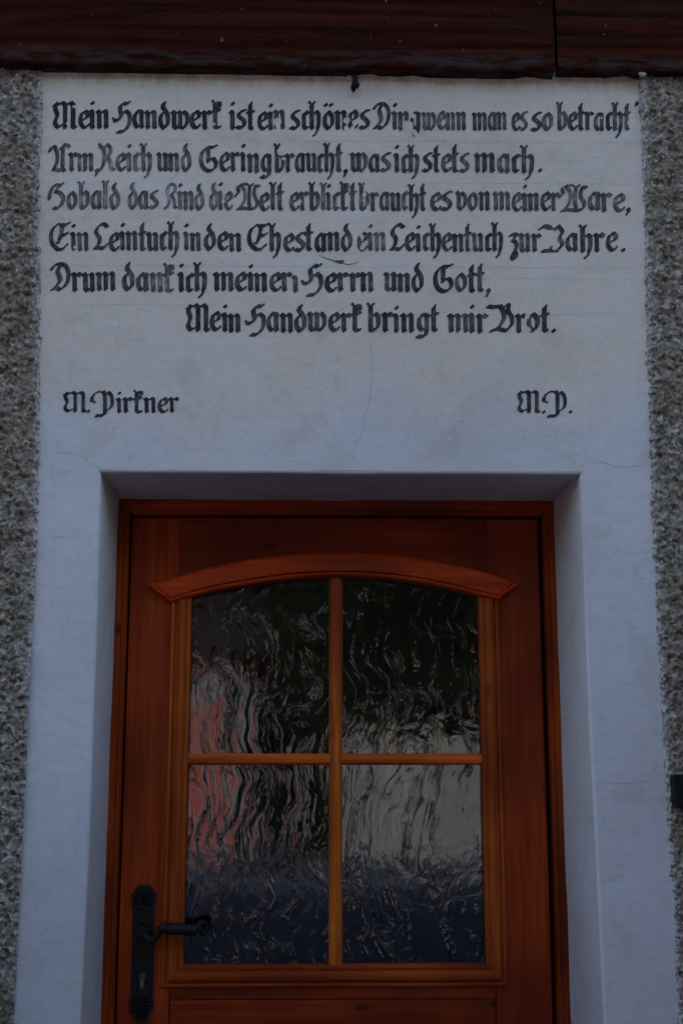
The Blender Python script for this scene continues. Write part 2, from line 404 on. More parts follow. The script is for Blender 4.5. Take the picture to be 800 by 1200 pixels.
# masonry behind the renders, with the doorway left open; other walls, floors and roof
for q in ((-5.0, -.56, .02, .55, 0, 8.2), (.56, 5.0, .02, .55, 0, 8.2), (-.56, .56, .02, .55, 2.14, 8.2)):
    box('masonry_wall', *q, M['masonry'], house)
box('side_wall', -5.3, -5.0, -.01, 9.0, 0, 8.2, M['rough'], house); box('side_wall', 5.0, 5.3, -.01, 9.0, 0, 8.2, M['rough'], house)
box('rear_wall', -5.0, 5.0, 8.6, 9.0, 0, 8.2, M['rough'], house)
box('room_ceiling', -5.0, 5.0, .55, 8.6, 2.6, 2.8, M['dark'], house)
box('room_floor', -5.0, 5.0, .30, 8.6, .0, .08, M['dark'], house)
pyd('roof', [(-5.8, -.7, 8.0), (5.8, -.7, 8.0), (5.8, 4.5, 11.0), (-5.8, 4.5, 11.0), (-5.8, 9.7, 8.0), (5.8, 9.7, 8.0),
             (-5.8, -.7, 8.2), (5.8, -.7, 8.2), (5.8, 4.5, 11.25), (-5.8, 4.5, 11.25), (-5.8, 9.7, 8.2), (5.8, 9.7, 8.2)],
    [(0, 1, 2, 3), (3, 2, 5, 4), (6, 7, 8, 9), (9, 8, 11, 10), (0, 1, 7, 6), (4, 5, 11, 10), (0, 3, 9, 6), (3, 4, 10, 9), (1, 2, 8, 7), (2, 5, 11, 8)], M['roof'], house)

# ------------------------------------------------------------------ the inscription: broad-nib lettering
# strokes: points (u, v) of the nib centre, x-height 10, capitals and ascenders about 14; 's' smooth, 'p' straight, 'h' hairline
G = {}
def stem(x, top=9.0, foot=True, head=True):
    p = []
    if head: p.append((x-.9, top+.1))
    p += [(x, top-.7), (x, 1.5)]
    if foot: p.append((x+.45, .8))
    return ('p', p)
def asc(x):
    return [('p', [(x, 12.9), (x, 1.5), (x+.45, .8)]), ('h', [(x-1.3, 14.0), (x, 12.6)]), ('h', [(x+.2, 12.6), (x+1.7, 14.2)])]
G['i'] = (3.5, [stem(1.6), ('d', [(1.7, 12.7), (1.9, 12.9)])])
G['ı'] = (3.2, [stem(1.5, 8)])
G['n'] = (6.9, [stem(1.6), ('h', [(1.9, 7.6), (4.3, 9.4)]), ('p', [(4.2, 9.2), (5.1, 8.4), (5.1, 1.5), (5.5, .8)])])
G['m'] = (10.3, [stem(1.6), ('h', [(1.9, 7.6), (4.3, 9.4)]), ('p', [(4.2, 9.2), (5.0, 8.4), (5.0, .9)]), ('h', [(5.3, 7.6), (7.7, 9.4)]), ('p', [(7.6, 9.2), (8.5, 8.4), (8.5, 1.5), (8.9, .8)])])
G['u'] = (6.9, [('p', [(.7, 9.1), (1.6, 8.3), (1.6, 1.9), (2.6, .8)]), ('h', [(2.6, .8), (5, 2.6)]), ('p', [(4.2, 9.1), (5.1, 8.3), (5.1, 1.5), (5.5, .8)])])
G['ü'] = (6.9, G['u'][1] + [('h', [(1.2, 13.2), (2.4, 12), (3.8, 12.2), (5.2, 13.6)])])
G['r'] = (5.4, [stem(1.7), ('h', [(2.0, 7.6), (3.6, 9.2)]), ('p', [(3.5, 9.2), (4.8, 8.2)])])
G['e'] = (6.2, [('s', [(4.0, 9.2), (2.2, 8.0), (1.4, 5.2), (1.8, 2.4), (3.2, .9)]), ('h', [(3.2, .7), (4.6, 1.2), (5.8, 2.6)]), ('s', [(3.8, 9.2), (5.2, 7.9), (4.9, 6.2)]), ('h', [(5.2, 6.2), (1.8, 4.3)])])
G['o'] = (6.6, [('s', [(3.2, 9.2), (1.5, 7.0), (1.5, 3.0), (3.2, .8)]), ('s', [(3.2, 9.2), (5.1, 7.0), (5.1, 3.2), (3.2, .8)])])
G['ö'] = (6.6, G['o'][1] + [('d', [(1.8, 12.6), (1.9, 12.7)]), ('d', [(4.6, 12.6), (4.7, 12.7)])])
G['a'] = (6.9, [('s', [(3.4, 8.9), (1.7, 7.0), (1.5, 3.2), (2.7, 1.0)]), ('h', [(2.7, .8), (5, 2.4)]), ('p', [(3.0, 9.0), (5.0, 8.6)]), ('p', [(5.1, 8.8), (5.1, 1.5), (5.5, .8)])])
G['d'] = (6.6, [('s', [(2.9, 8.8), (1.5, 6.8), (1.5, 3.2), (3.2, .8)]), ('s', [(3.4, 13.8), (2.7, 11.6), (4.2, 9.4), (5.2, 7.0), (5.1, 3.2), (3.2, .8)])])
G['s'] = (5.8, [('h', [(3.6, 9.3), (5.6, 9.7)]), ('s', [(4.0, 9.1), (2.1, 8.4), (1.7, 6.6), (3.4, 5.2), (4.7, 3.6), (3.9, 1.4), (2.4, .9)]), ('p', [(2.4, .8), (.8, 1.4)])])
G['c'] = (4.4, [('p', [(1.6, 8.2), (1.6, 1.9), (2.6, .8)]), ('h', [(2.6, .8), (3.8, 1.8)]), ('p', [(1.7, 8.0), (2.8, 9.1), (3.8, 8.3)])])
G['h'] = (6.9, asc(1.6) + [('h', [(1.9, 7.6), (4.0, 9.3)]), ('s', [(3.8, 9.2), (5.2, 8.0), (5.3, 4.0), (4.8, .9)]), ('h', [(5.0, 1.2), (4.0, -1.4), (2.4, -2.9)])])
G['b'] = (6.7, asc(1.6)[:1] + asc(1.6)[1:] + [('p', [(1.6, 1.8), (3.2, .8)]), ('h', [(1.9, 7.4), (4.0, 9.2)]), ('s', [(3.8, 9.2), (5.2, 7.4), (5.1, 3.2), (3.2, .8)])])
G['l'] = (3.6, asc(1.6))
G['k'] = (5.4, [('p', [(1.8, 12.7), (1.8, 1.6), (2.8, .8), (4.2, 1.2)]), ('h', [(.6, 14.0), (1.8, 12.6)]), ('p', [(2.4, 12.9), (4.0, 12.9)]), ('s', [(4.2, 12.8), (4.2, 11.0), (2.6, 10.0)]), ('p', [(.5, 9.0), (4.2, 9.4)])])
G['t'] = (4.3, [('p', [(1.8, 12.6), (1.8, 1.5), (2.8, .8)]), ('h', [(1.4, 12.0), (2.8, 13.9)]), ('p', [(.6, 8.9), (3.4, 9.2)])])
G['w'] = (10.0, [('p', [(.7, 9.2), (1.6, 8.4), (1.6, 1.9), (2.8, .8)]), ('p', [(3.8, 9.2), (4.8, 8.4), (4.8, 1.2)]), ('h', [(2.8, .8), (4.8, 2.4)]), ('h', [(5.0, 7.8), (6.8, 9.4)]), ('s', [(6.8, 9.2), (8.4, 7.2), (8.3, 3.4), (6.4, .8)]), ('h', [(6.4, .8), (4.8, 1.8)])])
G['v'] = (6.8, [('p', [(.8, 9.6), (1.8, 8.4), (1.8, 2.0), (3.0, .8)]), ('h', [(1.8, 7.8), (3.6, 9.4)]), ('s', [(3.6, 9.2), (5.4, 7.4), (5.3, 3.2), (3.0, .8)])])
G['z'] = (5.6, [('p', [(1.0, 8.2), (2.2, 8.9), (4.4, 8.7)]), ('h', [(4.4, 8.6), (2.2, 5.6)]), ('s', [(2.4, 5.6), (4.0, 4.8), (4.4, 2.6), (3.4, .2), (2.2, -1.8)]), ('s', [(2.2, -1.6), (2.0, -3.4), (3.4, -3.6), (4.4, -1.8), (4.0, -.4)])])
G['g'] = (6.8, [('s', [(3.4, 8.9), (1.7, 7.0), (1.6, 3.4), (2.8, 1.4)]), ('h', [(2.8, 1.2), (5, 2.6)]), ('p', [(3.0, 9.0), (5.0, 8.6)]), ('p', [(5.1, 8.8), (5.1, .8)]), ('s', [(5.1, 1.0), (4.4, -1.2), (2.6, -2.0)]), ('p', [(2.6, -2.0), (1.0, -1.6)])])
G['.'] = (3.2, [('d', [(1.5, 1.1), (1.8, 1.3)])])
G[','] = (3.2, [('d', [(1.5, 1.2), (1.8, 1.3)]), ('h', [(2.1, .8), (.8, -1.6)])])
G["'"] = (2.4, [('p', [(1.2, 13.2), (1.5, 14.6)])])
G['M'] = (13.2, [('s', [(3.2, 12.6), (2.2, 10.4), (3.2, 7.2), (2.0, 3.6), (3.4, 1.2)]), ('h', [(3.4, 1.0), (5.8, 2.4)]), ('h', [(1.4, 11.6), (3.2, 13.4)]), ('h', [(3.4, 12.2), (6.2, 13.6)]), ('p', [(6.0, 13.4), (7.2, 12.2), (7.2, .9)]), ('h', [(7.4, 12.0), (10.2, 13.6)]), ('p', [(10.0, 13.4), (11.3, 12.2), (11.2, 1.6), (12.3, .9)])])
G['H'] = (10.6, [('h', [(.5, 5.6), (1.8, 4.4)]), ('s', [(1.4, 4.6), (3.2, 4.6), (4.8, 6.8), (4.4, 9.6), (4.4, 11.6)]), ('p', [(4.2, 11.2), (6.2, 13.2), (7.8, 12.6)]), ('h', [(7.6, 12.6), (9.6, 14.0)]), ('h', [(5.4, 7.8), (7.4, 9.4)]), ('s', [(7.4, 9.2), (9.2, 7.4), (9.2, 3.4), (7.6, .4), (6.0, -.8)]), ('p', [(6.0, -1.0), (3.2, -1.2)])])
G['D'] = (11.0, [('h', [(.6, 10.6), (2.4, 12.6), (4.4, 13.4)]), ('s', [(3.6, 13.2), (6.6, 13.2), (9.0, 10.4), (9.2, 6.6), (7.8, 3.0), (5.0, .9)]), ('s', [(5.0, .8), (3.0, 1.8), (1.2, 1.0)]), ('s', [(5.4, 12.6), (3.8, 10.0), (4.6, 7.4), (5.0, 5.4), (3.6, 3.2), (1.6, 1.4)])])
G['A'] = (11.7, [('s', [(.6, 10.4), (1.8, 12.4), (3.6, 12.8)]), ('s', [(3.6, 12.8), (5.0, 9.0), (4.8, 5.0), (3.0, 1.8)]), ('p', [(3.0, 1.6), (4.6, 1.6), (6.4, .9)]), ('h', [(6.4, .9), (8.2, 2.4)]), ('p', [(8.4, 12.2), (8.2, 1.6), (9.4, .9)]), ('h', [(7.0, 11.6), (9.6, 14.2)]), ('s', [(8.6, 12.4), (10.6, 13.6), (12.2, 12.6)])])
G['R'] = (9.6, [('h', [(.4, 13.6), (1.6, 12.6)]), ('s', [(1.2, 12.6), (3.0, 10.4), (3.2, 6.4), (2.6, 3.4), (1.2, 1.0)]), ('h', [(3.0, 11.6), (5.0, 13.6)]), ('s', [(5.0, 13.4), (6.8, 11.4), (6.2, 8.6), (4.0, 7.0)]), ('p', [(5.2, 7.0), (7.0, 4.0), (7.2, 1.6), (8.6, .9)])])
G['G'] = (11.2, [('h', [(7.8, 13.0), (10.4, 14.2)]), ('s', [(8.0, 13.0), (4.8, 12.8), (2.2, 10.0), (1.7, 6.0), (3.0, 2.4), (5.6, .8)]), ('s', [(5.6, .7), (8.6, 1.8), (9.8, 4.6), (8.6, 7.0)]), ('h', [(8.6, 7.4), (6.4, 6.8)]), ('p', [(5.4, 12.2), (5.6, 5.6)])])
G['S'] = (9.8, [('s', [(.6, 5.8), (.9, 9.0), (2.6, 12.0)]), ('p', [(2.6, 12.2), (4.4, 13.2), (6.6, 12.6)]), ('h', [(6.6, 12.6), (8.4, 14.2)]), ('h', [(5.6, 12.2), (4.0, 9.8)]), ('s', [(4.0, 9.6), (6.8, 8.6), (8.2, 6.2), (7.4, 3.0), (5.2, 1.0)]), ('p', [(5.0, .8), (3.0, 1.0)])])
G['K'] = (9.0, [('s', [(.6, .6), (2.4, 1.4), (3.6, 5.0), (2.6, 8.6), (2.6, 11.0), (4.6, 13.2)]), ('s', [(4.6, 13.2), (7.2, 12.2), (7.2, 9.6), (4.4, 7.4)]), ('p', [(5.0, 7.2), (6.8, 5.0), (6.8, 1.6), (8.0, .9)])])
G['W'] = (13.4, [('h', [(.4, 7.6), (2.4, 9.8)]), ('s', [(2.2, 9.8), (1.8, 12.2), (3.8, 13.4)]), ('s', [(3.6, 13.2), (5.6, 10.0), (5.6, 6.0), (3.8, 2.6), (1.6, .8)]), ('h', [(4.6, 13.2), (6.6, 13.8), (8.2, 12.6)]), ('s', [(8.4, 12.8), (8.0, 8.0), (8.0, 4.0), (8.6, 2.2)]), ('p', [(2.0, 1.0), (5.0, 1.4), (8.6, 1.0)]), ('s', [(8.6, 1.0), (11.4, 1.6), (12.4, 4.6), (10.8, 8.0), (10.8, 10.6), (11.6, 12.6)]), ('h', [(8.6, 12.8), (10.4, 13.8)]), ('p', [(11.4, 12.8), (13.4, 12.6)])])
G['E'] = (11.9, [('s', [(5.6, 13.6), (2.8, 11.6), (1.4, 7.8), (2.2, 3.6), (5.0, 1.0)]), ('s', [(5.0, .8), (7.6, 1.0)]), ('h', [(7.6, 1.0), (10.4, 3.6)]), ('s', [(7.6, 12.8), (7.0, 9.0), (6.2, 6.0)]), ('h', [(6.2, 6.0), (5.2, 4.0), (4.2, 4.4)]), ('p', [(6.8, 13.2), (9.2, 13.0)]), ('h', [(9.2, 13.0), (11.6, 14.4)]), ('p', [(6.8, 8.0), (9.2, 8.2)]), ('h', [(9.2, 8.2), (10.8, 9.4)])])
G['L'] = (8.8, [('s', [(8.0, 12.0), (5.4, 13.4), (3.0, 11.8), (1.8, 9.2), (3.6, 6.4), (3.4, 3.6), (1.2, 1.2)]), ('s', [(1.2, 1.2), (4.0, 1.4), (5.6, .9)]), ('h', [(5.6, .9), (8.2, 3.4)])])
G['J'] = (12.4, [('s', [(.5, 12.2), (2.6, 13.4), (5.2, 12.6)]), ('h', [(5.4, 12.4), (7.4, 12.0)]), ('s', [(9.2, 13.6), (11.2, 10.6), (9.8, 7.6), (11.2, 4.4), (8.6, 1.2)]), ('h', [(8.8, 13.2), (7.2, 10.4)]), ('p', [(1.6, .9), (5.4, 1.2)]), ('h', [(5.0, 1.0), (8.8, .8)]), ('h', [(6.6, 4.0), (5.0, 1.6)])])
G['B'] = (12.8, [('p', [(.5, 12.6), (2.8, 12.2), (6.2, 12.8)]), ('s', [(6.2, 12.6), (7.8, 9.4), (7.6, 6.2), (5.6, 2.8), (2.0, .6)]), ('h', [(7.2, 11.6), (10.0, 14.0)]), ('s', [(10.2, 13.2), (9.8, 10.4), (11.4, 7.6), (11.6, 4.2), (9.2, 1.0)]), ('p', [(9.0, .8), (5.0, 1.8), (2.0, .8)])])
G['P'] = (13.4, [('h', [(2.6, 7.0), (1.0, 7.8)]), ('s', [(1.0, 8.0), (1.2, 10.2), (2.6, 12.4)]), ('h', [(2.4, 12.2), (4.6, 13.6), (7.4, 13.0)]), ('p', [(6.9, 13.6), (7.8, 12.0), (7.8, -.4), (6.6, -1.4)]), ('p', [(6.4, -1.2), (3.2, -1.4)]), ('h', [(8.2, 11.6), (9.8, 13.6)]), ('s', [(9.6, 13.2), (11.3, 10.4), (11.3, 4.6), (8.6, 1.6)])])

LINES = [  # (baseline at left, baseline at right, unit px, words: (text, x0, x1, ink))
 (152.0, 154.0, 2.32, [('Mein', 60, 130, .98), ('Handwerk', 131, 261, .92), ('ist', 268, 300, .95), ('ein', 300, 336, .85), ('schönes', 339, 434, .85), ('Ding', 436, 494, .68), ('wenn', 493, 547, .55), ('man', 552, 595, .58), ('es', 598, 619, .62), ('so', 621, 649, .62), ('betracht', 651, 739, .72), ("'", 742, 747, .9)]),
 (202.0, 203.5, 2.32, [('Arm', 57, 112, .58), (',', 110, 117, .6), ('Reich', 115, 180, .52), ('und', 183, 226, .60), ('Gering', 231, 320, .74), ('braucht', 321, 402, .76), (',', 401, 408, .8), ('was', 409, 459, .70), ('ich', 461, 493, .76), ('stets', 494, 550, .66), ('mach', 555, 627, .66), ('.', 628, 635, .8)]),
 (246.5, 248.5, 2.30, [('Sobald', 57, 143, .52), ('das', 149, 187, .52), ('Kind', 191, 241, .46), ('die', 244, 274, .55), ('Welt', 274, 334, .66), ('erblickt', 338, 418, .58), ('braucht', 420, 500, .66), ('es', 502, 531, .66), ('von', 533, 575, .62), ('meiner', 577, 656, .62), ('Ware', 654, 732, .62), (',', 731, 740, .7)]),
 (294.5, 296.0, 2.30, [('Ein', 56, 106, .74), ('Leintuch', 108, 212, .68), ('in', 215, 237, .72), ('den', 238, 285, .74), ('Ehestand', 288, 414, .78), ('ein', 417, 453, .58), ('Leichentuch', 455, 591, .72), ('zur', 595, 634, .66), ('Jahre', 631, 724, .74), ('.', 725, 733, .8)]),
 (342.0, 343.5, 2.36, [('Drum', 58, 137, .76), ('dank', 142, 206, .60), ('ich', 208, 245, .82), ('meiner', 250, 343, .80), ('ı', 342, 350, .6), ('Herrn', 352, 440, .78), ('und', 449, 498, .74), ('Gott', 505, 568, .72), (',', 567, 576, .7)]),
 (389.0, 390.5, 2.34, [('Mein', 215, 284, .78), ('Handwerk', 286, 425, .72), ('bringt', 430, 515, .78), ('mir', 523, 572, .70), ('Brot', 570, 644, .76), ('.', 643, 652, .8)]),
 (484.5, 485.0, 1.88, [('M', 71, 102, .78), ('.', 101, 107, .8), ('Pirkner', 105, 211, .84)]),
 (484.5, 485.0, 1.88, [('M', 603, 633, .78), ('.', 633, 640, .7), ('P', 634, 666, .78), ('.', 664, 671, .8)]),
]
NAMES = ['first', 'second', 'third', 'fourth', 'fifth', 'sixth', 'craftsman name at left', 'initials at right']
ERASE = [(325, 143, 4.2), (325.5, 150, 2.5), (405, 150, 2.2), (406, 142, 3.4), (413, 150, 2.2), (478, 148, 5.5), (477, 158, 6), (484, 136, 2.6), (487, 157, 2.5),
         (648, 276, 4.5), (647, 284, 4), (424, 277, 2.2), (424, 290, 2.4), (618, 386, 3.2), (617, 371, 2.4), (329, 178, 4), (332, 186, 1.8), (88, 290, 1.6),
         (262, 236, 1.8), (427, 228, 2.2), (431, 242, 1.6), (736, 144, 1.8), (198, 375, 1.4), (704, 138, 1.4), (79, 145, 1.3), (87, 125, 1.6), (251, 146, 1.5), (426, 235, 1.4), (351, 236, 2)]
SUB = 2.5
def catmull(p):
    if len(p) < 3: return p
    P_ = [p[0]] + list(p) + [p[-1]]; out = []
    for i in range(1, len(P_)-2):
        for k in range(8):
            t = k/8; a, b, c, d = [np.array(q, float) for q in P_[i-1:i+3]]
            out.append(tuple(.5*((2*b)+(-a+c)*t+(2*a-5*b+4*c-d)*t*t+(-a+3*b-3*c+d)*t**3)))
    return out + [tuple(p[-1])]
def letter_line(idx, b0, b1, unit, words):
    x0 = min(q[1] for q in words)-14; x1 = max(q[2] for q in words)+14; yt = b0-22*unit; yb = b1+12*unit
    W = int((x1-x0)*SUB); Hh = int((yb-yt)*SUB)
    cov = np.zeros((Hh, W)); ink = np.zeros((Hh, W))
    jj, ii = np.mgrid[-22:23, -22:23]
    def stamp(px, py, hw, ht, ang, dens):
        gx = (px-x0)*SUB; gy = (py-yt)*SUB; ix = int(round(gx)); iy = int(round(gy))
        if not (23 < ix < W-24 and 23 < iy < Hh-24): return
        dx = ii+ix-gx; dy = -(jj+iy-gy)
        a = dx*math.cos(ang)+dy*math.sin(ang); b = -dx*math.sin(ang)+dy*math.cos(ang)
        d = np.minimum(hw*SUB-np.abs(a), ht*SUB-np.abs(b))
        c = np.clip(d+.5, 0, 1)
        s = (slice(iy-22, iy+23), slice(ix-22, ix+23))
        up = c > cov[s]
        ink[s] = np.where(up, dens, ink[s]); cov[s] = np.maximum(cov[s], c)
    rnd = random.Random(100+idx)
    for text, xa, xb, den in words:
        xa += .5; xb -= .9 if len(text) > 1 else 0; tot = sum(G[c][0] for c in text); sx = (xb-xa)/tot; pen = xa; nk = min(1.06, max(.66, sx/unit))**.85
        for c in text:
            adv, strokes = G[c]; jx = rnd.uniform(-.25, .25); jy = rnd.uniform(-.35, .35); jh = rnd.uniform(.97, 1.04); ld = den + rnd.uniform(-.09, .09)
            for typ, pts in strokes:
                q = catmull(pts) if typ == 's' or (typ == 'h' and len(pts) > 2) else pts
                ang = math.radians(36 + rnd.uniform(-4, 4)); hw = unit*1.26*nk*rnd.uniform(.93, 1.07); ht = unit*.40
                if c == 'W' or c == 'K': hw *= .82
                if typ == 'h': hw = unit*.62; ht = unit*.46
                if typ == 'd': hw = unit*1.05; ht = unit*.70; ang = math.radians(40)
                sd = ld + rnd.uniform(-.10, .10); L = 0
                tl = sum(math.dist(q[i], q[i+1]) for i in range(len(q)-1)) or 1
                ll = 0
                for i in range(len(q)-1):
                    (ua, va), (ub, vb) = q[i], q[i+1]; seg = math.dist(q[i], q[i+1]); n = max(1, int(seg*unit*1.6))
                    for k in range(n+1):
                        t = k/n; u = ua+(ub-ua)*t; v = (va+(vb-va)*t)*jh; f = (ll+seg*t)/tl
                        px = pen + (u+jx)*sx; bl = b0+(b1-b0)*((px-50)/700)
                        h2 = hw
                        if typ == 'h': h2 = hw*(1.25-.6*f)
                        stamp(px, bl-(v+jy)*unit, h2, ht, ang, sd-.20*math.sin(f*math.pi)**2+.05)
                    ll += seg
            pen += adv*sx
    # worn edges and flaked-off spots
    yy, xx = np.mgrid[0:Hh, 0:W]
    nz = fbm(xx*.40, yy*.40, 3, 300+idx)*2
    fine = fbm(xx*.16, yy*.16, 3, 340+idx)*2
    P_x = x0+xx/SUB; P_y = yt+yy/SUB
    # soften
    c2 = cov.copy()
    for ax in (0, 1): c2 = (np.roll(c2, 1, ax)+2*c2+np.roll(c2, -1, ax))/4
    c2 = c2 + nz*.30 - .22*np.clip(fine, 0, 1)
    c2 = np.where(cov > .02, c2, np.minimum(c2, .3))
    for ex, ey, er in ERASE:
        d = np.hypot(P_x-ex, P_y-ey)/er
        c2 = c2 - np.clip(1.5-d, 0, 1)*1.5*(1+.0*nz) + np.clip(1.5-d, 0, 1)*np.clip(nz, 0, 1)*1.6*(cov > .3)
    c2[0, :] = c2[-1, :] = 0; c2[:, 0] = c2[:, -1] = 0
    ink2 = np.where(cov > .05, ink, 0)
    msk = (cov > .05).astype(float)
    for ax in (0, 1):
        ink2 = np.roll(ink2, 1, ax)+ink2+np.roll(ink2, -1, ax); msk = np.roll(msk, 1, ax)+msk+np.roll(msk, -1, ax)
    ink2 = ink2/np.maximum(msk, 1e-6)
    T = .53; verts = {}; V = []; A = []; Fc = []
    def vid(key, x, y):
        if key in verts: return verts[key]
        verts[key] = len(V); V.append((x, y)); xi = min(W-1, max(0, int(round(x)))); yi = min(Hh-1, max(0, int(round(y)))); A.append(ink2[yi, xi]); return verts[key]
    ins = c2 > T
    full = ins[:-1, :-1] & ins[1:, :-1] & ins[:-1, 1:] & ins[1:, 1:]
    anyc = (ins[:-1, :-1] | ins[1:, :-1] | ins[:-1, 1:] | ins[1:, 1:]) & ~full
    for j in range(Hh-1):
        row = np.nonzero(full[j])[0]; k = 0
        while k < len(row):
            s = k
            while k+1 < len(row) and row[k+1] == row[k]+1 and row[k+1]-row[s] < 4: k += 1
            a, b = int(row[s]), int(row[k])+1
            Fc.append([vid((a, j), a, j), vid((b, j), b, j), vid((b, j+1), b, j+1), vid((a, j+1), a, j+1)]); k += 1
    js, is_ = np.nonzero(anyc)
    for j, i in zip(js.tolist(), is_.tolist()):
        cs = [(i, j), (i+1, j), (i+1, j+1), (i, j+1)]; poly = []
        for k in range(4):
            a, b = cs[k], cs[(k+1) % 4]; fa, fb = c2[a[1], a[0]], c2[b[1], b[0]]
            if fa > T: poly.append(vid(a, *a))
            if (fa > T) != (fb > T):
                t = (T-fa)/(fb-fa); kk = (min(a, b), max(a, b), 'e'); poly.append(vid(kk, a[0]+(b[0]-a[0])*t, a[1]+(b[1]-a[1])*t))
        if len(poly) >= 3: Fc.append(poly)
    V3 = []
    xs_ = np.array([x0+v[0]/SUB for v in V]); ys_ = np.array([yt+v[1]/SUB for v in V])
    pw = [at(a, b, 0) for a, b in zip(xs_, ys_)]
    X = np.array([q.x for q in pw]); Z = np.array([q.z for q in pw]); Y = relief(X, Z) - .0009
    me = bpy.data.meshes.new('inscription_line'); me.from_pydata(list(zip(X, Y, Z)), [], Fc); me.update()
    a_ = me.attributes.new('ink', 'FLOAT', 'POINT'); a_.data.foreach_set('value', np.array(A, np.float32))
    o = link('inscription_line', me, M['ink'], house)
    lab = NAMES[idx]
    o['label'] = (lab + ' line of the black blackletter inscription') if idx < 6 else 'black blackletter ' + lab + ' under the inscription'
for i, (b0, b1, un, ws) in enumerate(LINES): letter_line(i, b0, b1, un, ws)

# faint pencil guide lines and plaster cracks: thin coloured ribbons laid on the surface
def ribbon(name, pts, wid, mat, parent, jit=.6, off=.0006, taper=True, seed=1):
    rd = random.Random(seed); P_ = []
    for i in range(len(pts)-1):
        (xa, ya), (xb, yb) = pts[i], pts[i+1]; n = max(1, int(math.dist(pts[i], pts[i+1])/3))
        for k in range(n): t = k/n; P_.append((xa+(xb-xa)*t+rd.uniform(-jit, jit), ya+(yb-ya)*t+rd.uniform(-jit, jit)))
    P_.append(pts[-1]); V = []; Fc = []; n = len(P_)
    for i, (x, y) in enumerate(P_):
        a = P_[max(0, i-1)]; b = P_[min(n-1, i+1)]; dx, dy = b[0]-a[0], b[1]-a[1]; L = math.hypot(dx, dy) or 1
        ww = wid*(math.sin(math.pi*min(1, max(0.06, (i+.5)/n)))**.5 if taper else 1)*rd.uniform(.5, 1.3)/2
        for s in (-1, 1):
            q = at(x-dy/L*ww*s, y+dx/L*ww*s, 0); V.append((q.x, float(relief(np.array(q.x), np.array(q.z)))-off, q.z))
        if i: Fc.append((2*i-2, 2*i-1, 2*i+1, 2*i))
    return pyd(name, V, Fc, mat, parent)
M['hair'] = mat_plain('fine_crack_line', (.56, .53, .52), .95)
M['guide'] = mat_plain('grey_pencil', (.66, .61, .58), .95)
M['split'] = mat_plain('dark_crack_line', (.09, .06, .035), .95)
ribbon('plaster_crack', [(434, 400), (436, 430), (433, 470), (427, 485), (426, 503), (418, 520), (410, 535), (411, 551)], .9, M['hair'], house, seed=3)
ribbon('plaster_crack', [(374, 299), (385, 304), (398, 308), (410, 310), (421, 307)], 1.1, M['split'], house, seed=4)
ribbon('plaster_crack', [(393, 305), (400, 306), (403, 305)], 2.6, M['split'], house, seed=5)
ribbon('plaster_crack', [(57, 529), (75, 530), (90, 532), (103, 540), (118, 550)], .8, M['hair'], house, seed=6)
ribbon('plaster_crack', [(60, 546), (63, 556), (64, 566)], .9, M['hair'], house, seed=7)
ribbon('plaster_crack', [(697, 540), (725, 548), (745, 546), (756, 548)], .8, M['hair'], house, seed=8)
ribbon('plaster_crack', [(697, 916), (720, 918), (770, 915)], .7, M['hair'], house, seed=9)
ribbon('plaster_crack', [(708, 1108), (715, 1107), (724, 1108)], .8, M['hair'], house, seed=10)
ribbon('plaster_crack', [(52, 628), (70, 629), (100, 631)], .7, M['hair'], house, seed=11)
for k, (xa, ya, xb, yb) in enumerate([(66, 311, 742, 314), (70, 164, 742, 167), (560, 368, 745, 369), (60, 357, 250, 357), (560, 326, 742, 327), (500, 214, 745, 216)]):
    ribbon('guide_line', [(xa, ya), (xb, yb)], .42, M['guide'], house, .12, .0004, False, 20+k)

# ------------------------------------------------------------------ painted boards over the doorway
def board(px0, px1, pyl, pyr, y0, seed, label):
    a = at(px0, pyl, y0); b = at(px1, pyr, y0); n = 260; x0, x1 = a.x, b.x
    prof_ = [(.045, .0015), (.038, 0), (.006, .0), (0, .004), (-.002, .010), (-.002, .05), (0, .20), (0, .33), (.04, .335)]   # (depth from face, height)
    X = []; Y = []; Z = []
    for i in range(n+1):
        s = i/n; x = x0+(x1-x0)*s; z = a.z+(b.z-a.z)*s
        chip = max(0, float(fbm(np.array(x*14+seed), np.array(2.0), 4, seed))-.10)*.03
        rx = []; ry = []; rz = []
        for j, (d, h) in enumerate(prof_):
            rx.append(x); ry.append(y0+d+.002*float(fbm(np.array(x*4), np.array(h*18), 2, seed+2))); rz.append(z+h+(chip+.0015*float(fbm(np.array(x*30), np.array(1.), 2, seed+1)) if 1 <= j <= 4 else 0))
        X.append(rx); Y.append(ry); Z.append(rz)
    t = empty('timber_board', ((x0+x1)/2, y0, a.z), label, 'board', 'painted boards above the doorway')
    o = grid_mesh('plank', np.array(X), np.array(Y), np.array(Z), M['board'], t, False)
    for k in (0, n):
        pyd('end_grain', [(X[k][j], Y[k][j], Z[k][j]) for j in range(len(prof_))], [list(range(len(prof_)))], M['board'], t)
    return t
bl_ = board(-560, 649.5, 66.5, 83.5, -.035, 3, 'long dark red board above the inscription, ending left of the gap')
br_ = board(653.5, 1300, 82, 90.0, -.031, 8, 'shorter dark red board right of the gap, over the corner of the surround')
def disc(name, c, r, h, mat, parent, ax='y', n=10):
    bm = bmesh.new(); bmesh.ops.create_cone(bm, cap_ends=True, segments=n, radius1=r, radius2=r*.8, depth=h)
    for v in bm.verts: x, y, z = v.co; v.co = (c[0]+x, c[1]-z, c[2]+y)
    me = bpy.data.meshes.new(name); bm.to_mesh(me); bm.free(); return link(name, me, mat, parent)
for px, py in ((410, 51), (428, 52), (410, 63), (428, 63)):
    q = at(px, py, -.036); disc('nail_head', q, .0032, .003, M['black'], bl_)
